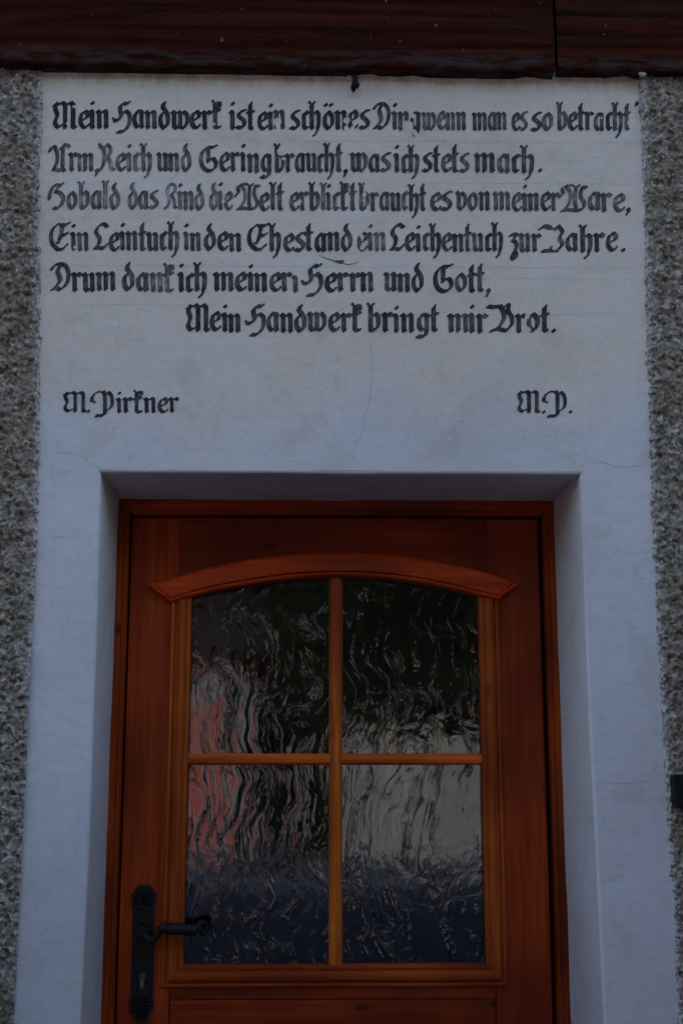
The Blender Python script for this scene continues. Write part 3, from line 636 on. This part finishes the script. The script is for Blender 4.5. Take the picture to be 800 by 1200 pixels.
for px, py in ((736, 50), (739, 64)):
    q = at(px, py, -.032); disc('nail_head', q, .0032, .003, M['black'], br_)
# a bent iron hook with its wad of mortar, hanging out of the joint under the long board
def tube(name, pts, rad, mat, parent=None, n=10, smooth=True):
    V = []; Fc = []; m = len(pts); pts = [Vector(p) for p in pts]; up = Vector((0, 1, .13)).normalized()
    for i, p in enumerate(pts):
        t = (pts[min(m-1, i+1)]-pts[max(0, i-1)]).normalized(); a = t.cross(up)
        if a.length < .1: a = t.cross(Vector((1, 0, 0)))
        a.normalize(); b = t.cross(a).normalized(); r = rad[i] if isinstance(rad, (list, tuple)) else rad
        V += [p+(a*math.cos(2*math.pi*k/n)+b*math.sin(2*math.pi*k/n))*r for k in range(n)]
        if i:
            for k in range(n): Fc.append(((i-1)*n+k, (i-1)*n+(k+1) % n, i*n+(k+1) % n, i*n+k))
    Fc.append(list(range(n))[::-1]); Fc.append([(m-1)*n+k for k in range(n)])
    return pyd(name, V, Fc, mat, parent, smooth)
hk = empty('iron_hook', at(415, 92, 0), 'small black iron hook sticking out of the plaster under the long dark board', 'hook')
hp = [at(414, 86, .01), at(415, 87, -.010), at(416.5, 92, -.018), at(415.5, 98, -.020), at(413.8, 104, -.016), at(414.5, 108, -.010)]
tube('hook_shank', hp, [.006, .0065, .0062, .0068, .0062, .002], M['black'], hk)
tube('hook_tongue', [at(418, 96, -.014), at(420, 99, -.018), at(418.5, 104, -.014)], [.002, .0032, .0015], M['iron'], hk)
def lump(name, px, py, r, mat, parent, y=-.004, sq=(1.3, .7, 1)):
    bm = bmesh.new(); bmesh.ops.create_icosphere(bm, subdivisions=3, radius=r); c = at(px, py, y); rr = np.random.RandomState(int(px))
    ph = rr.rand(3)*6
    for v in bm.verts:
        k = 1+.25*math.sin(v.co.x/r*3+ph[0])*math.sin(v.co.z/r*4+ph[1])+.12*math.sin(v.co.y/r*7+ph[2]); v.co = Vector((v.co.x*sq[0]*k, v.co.y*sq[1]*k, v.co.z*sq[2]*k))+c
    me = bpy.data.meshes.new(name); bm.to_mesh(me); bm.free(); return link(name, me, mat, parent, True)
lump('mortar_wad', 410, 91, .006, M['plaster'], hk, -.006)
lump('mortar_lump', 752, 86.5, .0062, M['plaster'], house, -.022)
lump('mortar_lump', 480, 93, .0032, M['plaster'], house, -.006)
lump('mortar_lump', 290, 91, .0034, M['plaster'], house, -.008)
# broken top right corner: flat sheet, the hole's shade put into its colour
V = [at(x, y, 0) + Vector((0, -.0016, 0)) for x, y in ((726, 87), (734, 89.5), (737, 92), (742, 93.5), (748, 94), (752, 90), (751, 84), (736, 84))]
pyd('broken_plaster_corner', V, [list(range(len(V)))], M['crack'], house)
# black box on the right-hand wall
bx = empty('wall_box', at(815, 925, -.01), 'flat black metal box fixed to the roughcast at the right edge', 'box')
c0 = at(789, 908, -.035); c1 = at(789, 946, -.035)
box('box_body', c0.x, c0.x+.11, -.035, .0, c1.z, c0.z, M['black'], bx, .003)
box('box_lid', c0.x-.001, c0.x+.111, -.040, -.0352, c1.z-.001, c0.z+.001, M['black'], bx, .002)

# ------------------------------------------------------------------ the door
YL = YD + .016                                             # face of the leaf
door = empty('front_door', (0, YD, 0), 'varnished orange-brown wooden door with arched moulding and four wavy glass panes', 'door')
fl = at(152, 606, YD).x; fr = at(633, 606, YD).x; ftz = at(393, 604, YD).z; ztop = at(393, 587, YD).z+.012
Z0 = .03
# frame: moulded section swept up the left, across, down the right
def sweep(name, prof_, p0, p1, inward, mat, m0=0.0, m1=0.0, y0=YL, parent=door, nseg=1, smooth=False):
    """profile (s across towards `inward`, d depth) along p0->p1 in the x,z plane, mitred by slope m0/m1 (shift along the run per unit s)"""
    p0 = Vector(p0); p1 = Vector(p1); run = (p1-p0).normalized(); inw = Vector(inward); V = []; Fc = []; k = len(prof_)
    for i in range(nseg+1):
        for s, d in prof_:
            a = p0+inw*s+run*(m0*s); b = p1+inw*s+run*(m1*s); q = a+(b-a)*(i/nseg); V.append((q.x, y0+d, q.y))
        if i:
            for j in range(k-1): Fc.append(((i-1)*k+j, (i-1)*k+j+1, i*k+j+1, i*k+j))
    Fc.append(list(range(k))); Fc.append([nseg*k+j for j in range(k)][::-1])
    return pyd(name, V, Fc, mat, parent, smooth)
fw = fl+.5+.012
FP = [(0, .05), (0, .0), (fw-.012, .0), (fw-.010, -.002), (fw-.007, -.0035), (fw-.003, -.002), (fw, .003), (fw, .05)]
sweep('frame_post', FP, (-.512, Z0), (-.512, ztop), (1, 0), M['frame_v'], 0, -1, YD)
sweep('frame_post', FP, (.512, Z0), (.512, ztop), (-1, 0), M['frame_v'], 0, -1, YD)
hh = ztop-ftz; FPt = [(0, .05), (0, .0), (hh-.012, .0), (hh-.010, -.002), (hh-.007, -.0035), (hh-.003, -.002), (hh, .003), (hh, .05)]
sweep('frame_head', FPt, (-.512, ztop), (.512, ztop), (0, -1), M['wood_h'], 1, -1, YD)
lx0 = fl+.004; lx1 = fr-.004; lz1 = ftz-.004
box('gap_shade_strip', fl-.004, fr+.004, YL+.028, YL+.034, lz1-.03, ftz+.02, M['black'], door)  # black strips behind the gap round the leaf, its shade put into their colour
for xx in (fl+.001, fr-.001): box('gap_shade_strip', xx-.006, xx+.006, YL+.028, YL+.034, Z0, ftz, M['black'], door)
xsl = at(212, 630, YL).x; xsr = at(569, 630, YL).x       # inner edges of the stiles
gx0 = at(225.5, 700, YL+.012).x; gx1 = at(559, 700, YL+.012).x
gzb = at(390, 1129, YL+.012).z
BW = at(225.5, 900, YL).x - at(201, 900, YL).x            # width of the glazing bead
box('stile', lx0, xsl-.0006, YL, YL+.04, Z0+.01, lz1, M['wood_v'], door, .0022)
box('stile', xsr+.0006, lx1, YL, YL+.04, Z0+.01, lz1, M['wood_v'], door, .0022)
# arched moulding curves
lowpts = [(197, 706.5), (226, 698.5), (260, 690.5), (300, 683.5), (345, 678), (392, 675.5), (440, 677), (485, 682), (525, 689.5), (560, 697.5), (586, 703)]
uppts = [(173.5, 684.5), (215, 672), (260, 661), (300, 653.5), (345, 647.5), (392, 645), (440, 646.5), (485, 651.5), (530, 660.5), (570, 670), (609, 683)]
YA = YL-.022
def curve(pts, n):
    s = np.linspace(0, 1, n); k = np.linspace(0, 1, len(pts))
    P2 = catmull(pts); P2 = np.array(P2); L = np.r_[0, np.cumsum(np.hypot(*np.diff(P2, axis=0).T))]; L /= L[-1]
    return np.stack([np.interp(s, L, P2[:, 0]), np.interp(s, L, P2[:, 1])], 1)
def arch():
    n = 150; base = np.linspace(0, 1, n)
    lo = np.array([[at(x, y, YA).x, at(x, y, YA).z] for x, y in curve(lowpts, n)]); up = np.array([[at(x, y, YA).x, at(x, y, YA).z] for x, y in curve(uppts, n)])
    vs = np.array([0, .03, .07, .11, .15, .165, .185, .20, .23, .4, .6, .80, .86, .90, .94, .97, 1.0])
    # extra columns near the ends for the returned moulding
    ts = np.unique(np.r_[0, .0015, .004, .007, .0105, .0125, .015, .018, .022, base[5:-5], 1-np.array([0, .0015, .004, .007, .0105, .0125, .015, .018, .022])])
    ip = lambda A, t: np.array([np.interp(t, base, A[:, 0]), np.interp(t, base, A[:, 1])])
    V = []; Fc = []; m = len(vs)
    def h(dl, du, de):
        d = min(dl, de)                                    # from the moulded lower edge and the ends
        a = np.interp(d, [0, .002, .005, .009, .0100, .0112, .0125, .02], [.012, .019, .0225, .0225, .0225, .0175, .0255, .0265])
        b = np.interp(du, [0, .003, .006, .010], [.012, .020, .0235, .0265])
        return min(a, b)
    for t in ts:
        L = ip(lo, t); U_ = ip(up, t); H_ = np.linalg.norm(U_-L); ln = .78
        for v in vs:
            og = .004*math.sin(v*2*math.pi)*(1 if t < .5 else -1)*max(0, 1-min(t, 1-t)/.03)
            q = L+(U_-L)*v
            V.append((q[0]+og, YL-h(v*H_, (1-v)*H_, min(t, 1-t)*ln), q[1]))
    nt_ = len(ts)
    for i in range(nt_-1):
        for j in range(m-1): Fc.append((i*m+j, (i+1)*m+j, (i+1)*m+j+1, i*m+j+1))
    # skirt back to the leaf
    ring = [i*m for i in range(nt_)] + [(nt_-1)*m+j for j in range(1, m)] + [i*m+m-1 for i in range(nt_-2, -1, -1)] + [j for j in range(m-2, 0, -1)]
    b0_ = len(V)
    for r in ring: V.append((V[r][0], YL+.012, V[r][2]))
    R_ = len(ring)
    for k in range(R_): Fc.append((ring[k], ring[(k+1) % R_], b0_+(k+1) % R_, b0_+k))
    return pyd('arched_moulding', V, Fc, M['arch'], door), lo, up
M['arch'] = mat_wood('varnished_pine_arch', 0, 3.4, .85)
_, alo, aup = arch()
# top rail with arched underside, hidden edge behind the moulding
n = 60; V = []; Fc = []
for i in range(n+1):
    x = xsl+(xsr-xsl)*i/n; zc = .6*np.interp(x, alo[:, 0], alo[:, 1])+.4*np.interp(x, aup[:, 0], aup[:, 1])
    V += [(x, YL+.0012, lz1), (x, YL+.0012, zc), (x, YL+.038, lz1), (x, YL+.038, zc)]
    if i:
        a = 4*(i-1); b = 4*i
        Fc += [(a, a+1, b+1, b), (a+2, b+2, b+3, a+3), (a+1, a+3, b+3, b+1), (a, b, b+2, a+2)]
pyd('top_rail', V, Fc, M['wood_h'], door)
# rail under the glass, lower panel
zr = at(390, 1171, YL).z
box('lock_rail', xsl, xsr, YL+.0012, YL+.04, zr, gzb-.01, M['wood_h'], door, .0015)
box('lower_panel', xsl+.001, xsr-.001, YL+.004, YL+.03, .30, zr-.001, M['wood_h'], door, .001)
box('bottom_rail', xsl, xsr, YL+.0012, YL+.04, Z0+.01, .30, M['wood_h'], door, .0015)
# glazing beads, mitred at the lower corners, running up under the arched moulding
W_ = BW
BP = [(0, .006), (0, -.004), (.002, -.0065), (.006, -.0075), (.0085, -.006), (.0095, -.001), (.0125, -.001), (.0135, -.009), (.018, -.0115), (.025, -.0125), (.031, -.0115), (.0335, -.0085), (.0345, -.005), (.0375, -.005), (.0385, -.0075), (W_-.002, -.007), (W_, -.004), (W_, .022)]
zt_l = at(210, 697, YL).z
sweep('glazing_bead', BP, (gx0-W_, gzb-W_), (gx0-W_, zt_l), (1, 0), M['bead_v'], 1, .0)
sweep('glazing_bead', BP, (gx1+W_, gzb-W_), (gx1+W_, zt_l), (-1, 0), M['bead_v'], 1, .0)
sweep('glazing_bead', BP, (gx0-W_, gzb-W_), (gx1+W_, gzb-W_), (0, 1), M['bead_h'], 1, -1)
# glazing bars
mx0 = at(385.3, 890, YL-.004).x; mx1 = at(401.3, 890, YL-.004).x; mw = mx1-mx0; mxc = (mx0+mx1)/2
MP = [(0, .016), (0, .004), (.0015, .0005), (.0045, -.001), (.006, -.0045), (mw/2, -.006), (mw-.006, -.0045), (mw-.0045, -.001), (mw-.0015, .0005), (mw, .004), (mw, .016)]
sweep('glazing_bar', MP, (mx0, gzb-.002), (mx0, at(392, 672, YL).z), (1, 0), M['bar_v'])
hz0 = at(390, 896.5, YL-.004).z; hz1 = at(390, 883, YL-.004).z; hw_ = hz1-hz0
MH = [(s*hw_/mw, d+.0008) for s, d in MP]
sweep('glazing_bar', MH, (gx0-.002, hz0), (mx0+.004, hz0), (0, 1), M['bar_h'])
sweep('glazing_bar', MH, (mx1-.004, hz0), (gx1+.002, hz0), (0, 1), M['bar_h'])
# panes: thick drawn glass
YG = YL+.013
def pane(x0, x1, z0, z1, lab):
    o = box('glass_pane', x0, x1, YG, YG+.005, z0, z1, M['glass'], door); tag(o, lab)
zmid0 = hz0+.003; zmid1 = hz1-.003
ztp = at(392, 668, YL).z
pane(gx0-.003, mx0+.004, zmid1, ztp, 'upper left wavy pane reflecting a red and white front')
pane(mx1-.004, gx1+.003, zmid1, ztp, 'upper right dark wavy pane')
pane(gx0-.003, mx0+.004, gzb-.003, zmid0, 'lower left wavy pane behind the handle')
pane(mx1-.004, gx1+.003, gzb-.003, zmid0, 'lower right wavy pane reflecting a pale wall over a dark street')
box('threshold', -.52, .52, .20, .36, .0, .045, M['masonry'], house, .004)

# handle plate with shell ends
YP = YL
op = [(150,122),(172,112),(192,120),(214,112),(245,118),(258,140),(270,160),(287,186),(288,212),(279,245),(282,268),(272,292),(272,450),(269,600),(263,800),(257,975),(266,1010),(263,1050),(258,1085),(236,1108),(226,1138),(224,1165),(200,1178),(172,1170),(145,1178),(122,1160),(116,1135),(92,1108),(82,1080),(80,1050),(82,1015),(95,978),(101,800),(106,600),(110,450),(112,292),(104,268),(108,245),(102,212),(106,186),(126,160),(138,140)]
def hp_(x, y, d): return at(140+x/6.664, 1020+y/6.664, YP-d)
def plate_layer(name, pts, d0, d1, mat, parent, shrink=.0):
    cx = sum(p[0] for p in pts)/len(pts); V = []; n = len(pts)
    a = [hp_(x, y, d0) for x, y in pts]; b = [hp_(x, y, d1) for x, y in pts]
    for q in a: V.append((q.x, YP-d0, q.z))
    for i in range(n):
        q = a[i]; p = a[i-1]; r_ = a[(i+1) % n]; t = (r_-p); nn = Vector((t.z, 0, -t.x)).normalized()
        V.append((q.x+nn.x*shrink*-1, YP-d1, q.z-nn.z*shrink))
    Fc = [(i, (i+1) % n, n+(i+1) % n, n+i) for i in range(n)] + [list(range(n, 2*n))]
    return pyd(name, V, Fc, mat, parent)
plate = plate_layer('handle_plate', op, -.001, .0045, M['iron'], door, .0016)
def stadium(x0, x1, y0, y1, n=10, skew=0):
    r = (x1-x0)/2; cx = (x0+x1)/2; P_ = []
    for k in range(n+1): a = math.pi*k/n; P_.append((cx+skew+r*math.cos(a), y0+r-r*math.sin(a)))
    for k in range(n+1): a = math.pi+math.pi*k/n; P_.append((cx-skew+r*math.cos(a), y1-r-r*math.sin(a)))
    return P_
ring_o = stadium(122, 257, 270, 987, 10, 4); ring_i = stadium(138, 241, 288, 968, 10, 4)
n = len(ring_o); V = []; Fc = []
for P_, d in ((ring_o, .004), (ring_o, .0105), (ring_i, .0105), (ring_i, .004)):
    for x, y in P_: q = hp_(x, y, .0068); V.append((q.x, YP-d, q.z))
for L in range(3):
    for i in range(n): Fc.append((L*n+i, L*n+(i+1) % n, (L+1)*n+(i+1) % n, (L+1)*n+i))
pyd('raised_border', V, Fc, M['iron'], plate)
def lobe(x0, y0, x1, y1, w0, w1, hgt, name='shell_rib'):
    bm = bmesh.new(); bmesh.ops.create_uvsphere(bm, u_segments=12, v_segments=8, radius=1)
    a = hp_(x0, y0, .004); b = hp_(x1, y1, .004); c = (a+b)/2; L = (b-a).length/2; t = (b-a).normalized(); s = Vector((t.z, 0, -t.x)); px = .00193/6.664*1.0
    for v in bm.verts:
        u = v.co.x; wd = (w0+(w1-w0)*(u+1)/2)*px/2
        v.co = c+t*(u*L)+s*(v.co.y*wd)+Vector((0, v.co.z*hgt, 0))
    me = bpy.data.meshes.new(name); bm.to_mesh(me); bm.free(); return link(name, me, M['iron'], plate, True)
for q in [(195,262,122,244,20,26),(195,262,268,244,20,26),(195,250,116,205,16,34),(195,250,276,205,16,34),(195,235,150,150,14,28),(195,235,242,150,14,28),(195,215,196,132,12,24),(190,190,130,178,10,16),(200,190,262,178,10,16),
          (172,1000,98,1020,20,26),(174,1000,252,1020,20,26),(172,1015,94,1062,16,34),(174,1015,252,1062,16,34),(172,1030,118,1118,14,28),(174,1030,226,1118,14,28),(173,1050,150,1160,12,22),(175,1050,200,1160,12,22),(173,1040,174,1130,10,18)]:
    lobe(*q, .0095)
# profile cylinder keyhole
q = at(140+180/6.664, 1020+825/6.664, YP-.005)
disc('key_cylinder', (q.x, YP-.006, q.z), .0075, .004, M['brass'], plate, n=16)
q2 = at(140+176/6.664, 1020+880/6.664, YP-.005)
box('cylinder_body', q2.x-.0042, q2.x+.0042, YP-.0072, YP-.003, q2.z-.012, q2.z+.012, M['steel'], plate, .002)
box('key_slot', q.x-.0010, q.x+.0010, YP-.0088, YP-.0072, q.z-.0055, q.z+.004, M['black'], plate)
# lever: rosette, S-neck, twisted grip, scrolled end
lever = None
kc = at(167, 1093, YP-.03)
def twisted(pts, rad, twist, name, parent, mat, nseg=18, flute=.22, lobes=4):
    V = []; Fc = []; m = len(pts); pts = [Vector(p) for p in pts]
    for i, p in enumerate(pts):
        t = (pts[min(m-1, i+1)]-pts[max(0, i-1)]).normalized(); a = t.cross(Vector((0, .3, 1)))
        if a.length < .2: a = t.cross(Vector((1, 0, 0)))
        a.normalize(); b = t.cross(a).normalized()
        for k in range(nseg):
            th = 2*math.pi*k/nseg; r = rad[i]*(1+(flute if twist[i] is not None else 0)*math.cos(lobes*(th)+ (twist[i] or 0)))
            V.append(p+(a*math.cos(th)+b*math.sin(th))*r)
        if i:
            for k in range(nseg): Fc.append(((i-1)*nseg+k, (i-1)*nseg+(k+1) % nseg, i*nseg+(k+1) % nseg, i*nseg+k))
    Fc.append(list(range(nseg))[::-1]); Fc.append([(m-1)*nseg+k for k in range(nseg)])
    return pyd(name, V, Fc, mat, parent, True)
ctrl = [(167, 1093, -.004), (167, 1093.5, .024), (169, 1096, .036), (175, 1100.5, .042), (181, 1100, .044), (186, 1095, .045), (188.5, 1089, .045), (193, 1087.5, .045)]
P_ = [at(x, y, YP-d) for x, y, d in ctrl]
PP = [Vector(q) for q in catmull([tuple(v) for v in P_])]
rr_ = [float(np.interp(i/(len(PP)-1), [0, .15, .3, .6, .85, 1], [.009, .0075, .0085, .0065, .0075, .0105])) for i in range(len(PP))]
lever = twisted(PP, rr_, [None]*len(PP), 'lever_neck', door, M['iron'])
g0 = at(188, 1088, YP-.045); g1 = at(230, 1090, YP-.045); N = 70
GP = [g0+(g1-g0)*(i/N) for i in range(N+1)]
twisted(GP, [.0122*(1-.12*abs(i/N-.4)) for i in range(N+1)], [i*.62 for i in range(N+1)], 'twisted_grip', lever, M['iron'], 32, .065, 5)
disc('rosette', (kc.x, YP-.014, kc.z), .017, .022, M['iron'], plate, n=28)
sp = []
for i in range(34):
    a = i/33*math.pi*2.1; r = .0155*(1-i/33*.62); c = at(237, 1089.5, YP-.038)
    sp.append((c.x+math.cos(math.pi-a)*r*.75, c.y+.014*math.sin(a*.5), c.z+math.sin(math.pi-a)*r))
twisted(sp, [.0068-.00010*i for i in range(34)], [None]*34, 'scroll_end', lever, M['iron'])

# ------------------------------------------------------------------ street, and what the panes reflect across it
def gmat():
    t = NT('street_asphalt'); v = t.coord(); n = t.noise(v, 3, 6, .6); f = t.noise(v, 60, 3, .6)
    return t.done(t.mix(n, (.035, .042, .075), (.055, .062, .095)), .85, t.bump(f, .4, .01))
def grassmat():
    t = NT('meadow_grass'); v = t.coord(); n = t.noise(v, .4, 6, .65)
    return t.done(t.mix(n, (.016, .022, .010), (.035, .042, .018)), .95, t.bump(t.noise(v, 3, 4), .6, .2))
r_ = 1500.0
pyd('ground', [(-r_, -r_, -.006), (r_, -r_, -.006), (r_, r_, -.006), (-r_, r_, -.006)], [(0, 1, 2, 3)], grassmat())['kind'] = 'structure'
pyd('street', [(-60, -15.6, 0), (60, -15.6, 0), (60, -1.2, 0), (-60, -1.2, 0)], [(0, 1, 2, 3)], gmat())['kind'] = 'structure'
tag(box('pavement', -60, 60, -1.2, .02, -.05, .12, mat_plain('worn_paving', (.07, .068, .066), .9, .2, 4), None, .02), kind='structure')
xs = np.linspace(-120, 120, 61); ys = np.linspace(-24, -150, 41); X, Y = np.meshgrid(xs, ys, indexing='ij')
o = grid_mesh('hillside', X, Y, np.maximum(-.02, (-Y-26)*.55*sstep(-24, -60, Y)) + 3*fbm(X*.06, Y*.06, 3, 55) - .6, grassmat_ if False else bpy.data.materials['meadow_grass']); o['kind'] = 'structure'

M['white_wall'] = mat_plain('sunlit_pale_render', (.185, .19, .215), .9, .8, 2.2); M['red'] = mat_plain('faded_red_paint', (.34, .05, .036), .7, .3, 3)
M['win'] = mat_plain('dark_window_glass', (.02, .022, .025), .15); M['tile'] = mat_plain('brown_roof_tile', (.014, .011, .010), .9, .3, 10)
gar = empty('garage', (-4.2, -15.8, 0), 'pale garage with faded red doors across the street, mirrored in the left panes', 'garage')
box('garage_wall', -7.2, -1.15, -19.5, -15.8, 0, 2.75, M['white_wall'], gar)
box('garage_door', -2.15, -1.5, -15.8, -15.74, .05, 2.3, M['red'], gar, .01); box('garage_door', -6.6, -4.4, -15.8, -15.74, .05, 2.3, M['red'], gar, .01)
box('fascia', -7.4, -1.05, -15.95, -15.70, 2.75, 2.87, M['red'], gar, .01)
pyd('roof', [(-7.6, -15.5, 2.95), (-.8, -15.5, 2.95), (-.8, -17.7, 4.1), (-7.6, -17.7, 4.1), (-7.6, -19.9, 2.95), (-.8, -19.9, 2.95)], [(0, 1, 2, 3), (3, 2, 5, 4)], M['tile'], gar)
wl = empty('garden_wall', (3, -15.9, 0), 'long pale garden wall across the street, mirrored in the right panes', 'wall')
box('wall_body', 0.30, 9.0, -16.2, -15.9, 0, 1.72, M['white_wall'], wl); box('coping', .25, 9.05, -16.25, -15.85, 1.72, 1.80, M['masonry'], wl, .01)
for x in (1.25, 3.2, 5.2, 7.2): box('pier', x, x+.35, -15.9, -15.75, 0, 1.72, M['masonry'], wl, .01)
# conifers on the slope
def conifer_mesh():
    rd = random.Random(4); V = []; Fc = []
    for lvl in range(46):
        h = .8+lvl*.25; R_ = 2.7*(1-h/12.6)+.12
        for k in range(int(10+R_*9)):
            a = rd.random()*6.283; n_ = 4
            for s in range(n_):
                r0 = R_*(.25+.75*(s+rd.random())/n_); z = h-r0*.32+rd.uniform(-.15, .15); l = .26+rd.random()*.22
                c = Vector((math.cos(a)*r0, math.sin(a)*r0, z)); d = Vector((math.cos(a+rd.uniform(-.6, .6)), math.sin(a+rd.uniform(-.6, .6)), -.35))*l; e = Vector((-math.sin(a), math.cos(a), rd.uniform(-.3, .3)))*l*.4
                b = len(V); V += [c-e, c+e, c+d]; Fc.append((b, b+1, b+2))
    me = bpy.data.meshes.new('crown'); me.from_pydata([tuple(v) for v in V], [], Fc); return me
M['needles'] = mat_plain('dark_needles', (.016, .022, .013), .9, .4, 2); M['bark'] = mat_plain('bark', (.09, .07, .055), .95)
cme = conifer_mesh(); cme.materials.append(M['needles']); tme = None
rd = random.Random(9)
for i in range(22):
    x = -22+i*2.05+rd.uniform(-.5, .5); y = -25-rd.uniform(0, 9); t = empty('conifer', (x, y, -.2), 'dark green conifer on the slope across the street', 'tree', 'conifers across the street')
    t.scale = (1, 1, rd.uniform(.9, 1.25)); t.rotation_euler.z = rd.random()*6
    c = bpy.data.objects.new('crown', cme); COL.objects.link(c); c.parent = t
    if tme is None:
        bm = bmesh.new(); bmesh.ops.create_cone(bm, cap_ends=True, segments=8, radius1=.22, radius2=.03, depth=12)
        for v in bm.verts: v.co.z += 6
        tme = bpy.data.meshes.new('trunk'); bm.to_mesh(tme); bm.free(); tme.materials.append(M['bark'])
    k = bpy.data.objects.new('trunk', tme); COL.objects.link(k); k.parent = t

# unseen board screen and yew, added to shade the lower wall on both sides
wb = empty('shade_screen', (1.08, -1.2, .12), 'dark board screen added out of view to shade the lower wall right of the doorway', 'shade screen')
M['stain'] = mat_plain('dark_stained_timber', (.03, .022, .018), .85)
for k in range(11): box('board', 1.06, 1.085, -.14-.19*k-.182, -.14-.19*k, .16, 1.95+.012*(k % 3), M['stain'], wb, .003)
for y in (-.25, -1.2, -2.1): box('post', 1.085, 1.17, y-.045, y+.045, .12, 2.05, M['stain'], wb, .004)

hd = empty('shade_yew', (-1.55, -1.25, .12), 'clipped yew added out of view to shade the lower wall left of the doorway', 'shade_yew')
rd = random.Random(31); V = []; Fc = []
def hbox(u):
    return -1.93+.90*u[0], -2.3+2.05*u[1], .16+1.38*u[2]
for k in range(9000):
    u = [rd.random(), rd.random(), rd.random()]; f = rd.choice((0, 0, 1, 2, 2)); u[f] = max(0, min(1, rd.choice((0, 1)) if f != 2 else 1)) + rd.uniform(-.09, .03)*(1 if f == 2 or u[f] > .5 else -1)
    c = Vector(hbox(u)); d = Vector((rd.gauss(0, 1), rd.gauss(0, 1), rd.gauss(0, 1))).normalized(); e = d.orthogonal().normalized()*.008; b = len(V)
    V += [c-e, c+e, c+d*rd.uniform(.03, .06)]; Fc.append((b, b+1, b+2))
M['yew'] = mat_plain('yew_needles', (.022, .034, .015), .85, .5, 9)
o = pyd('foliage', V, Fc, M['yew'], hd); o['kind'] = 'stuff'
box('solid_core', -1.88, -1.08, -2.24, -.31, .12, 1.48, M['yew'], hd, .05)
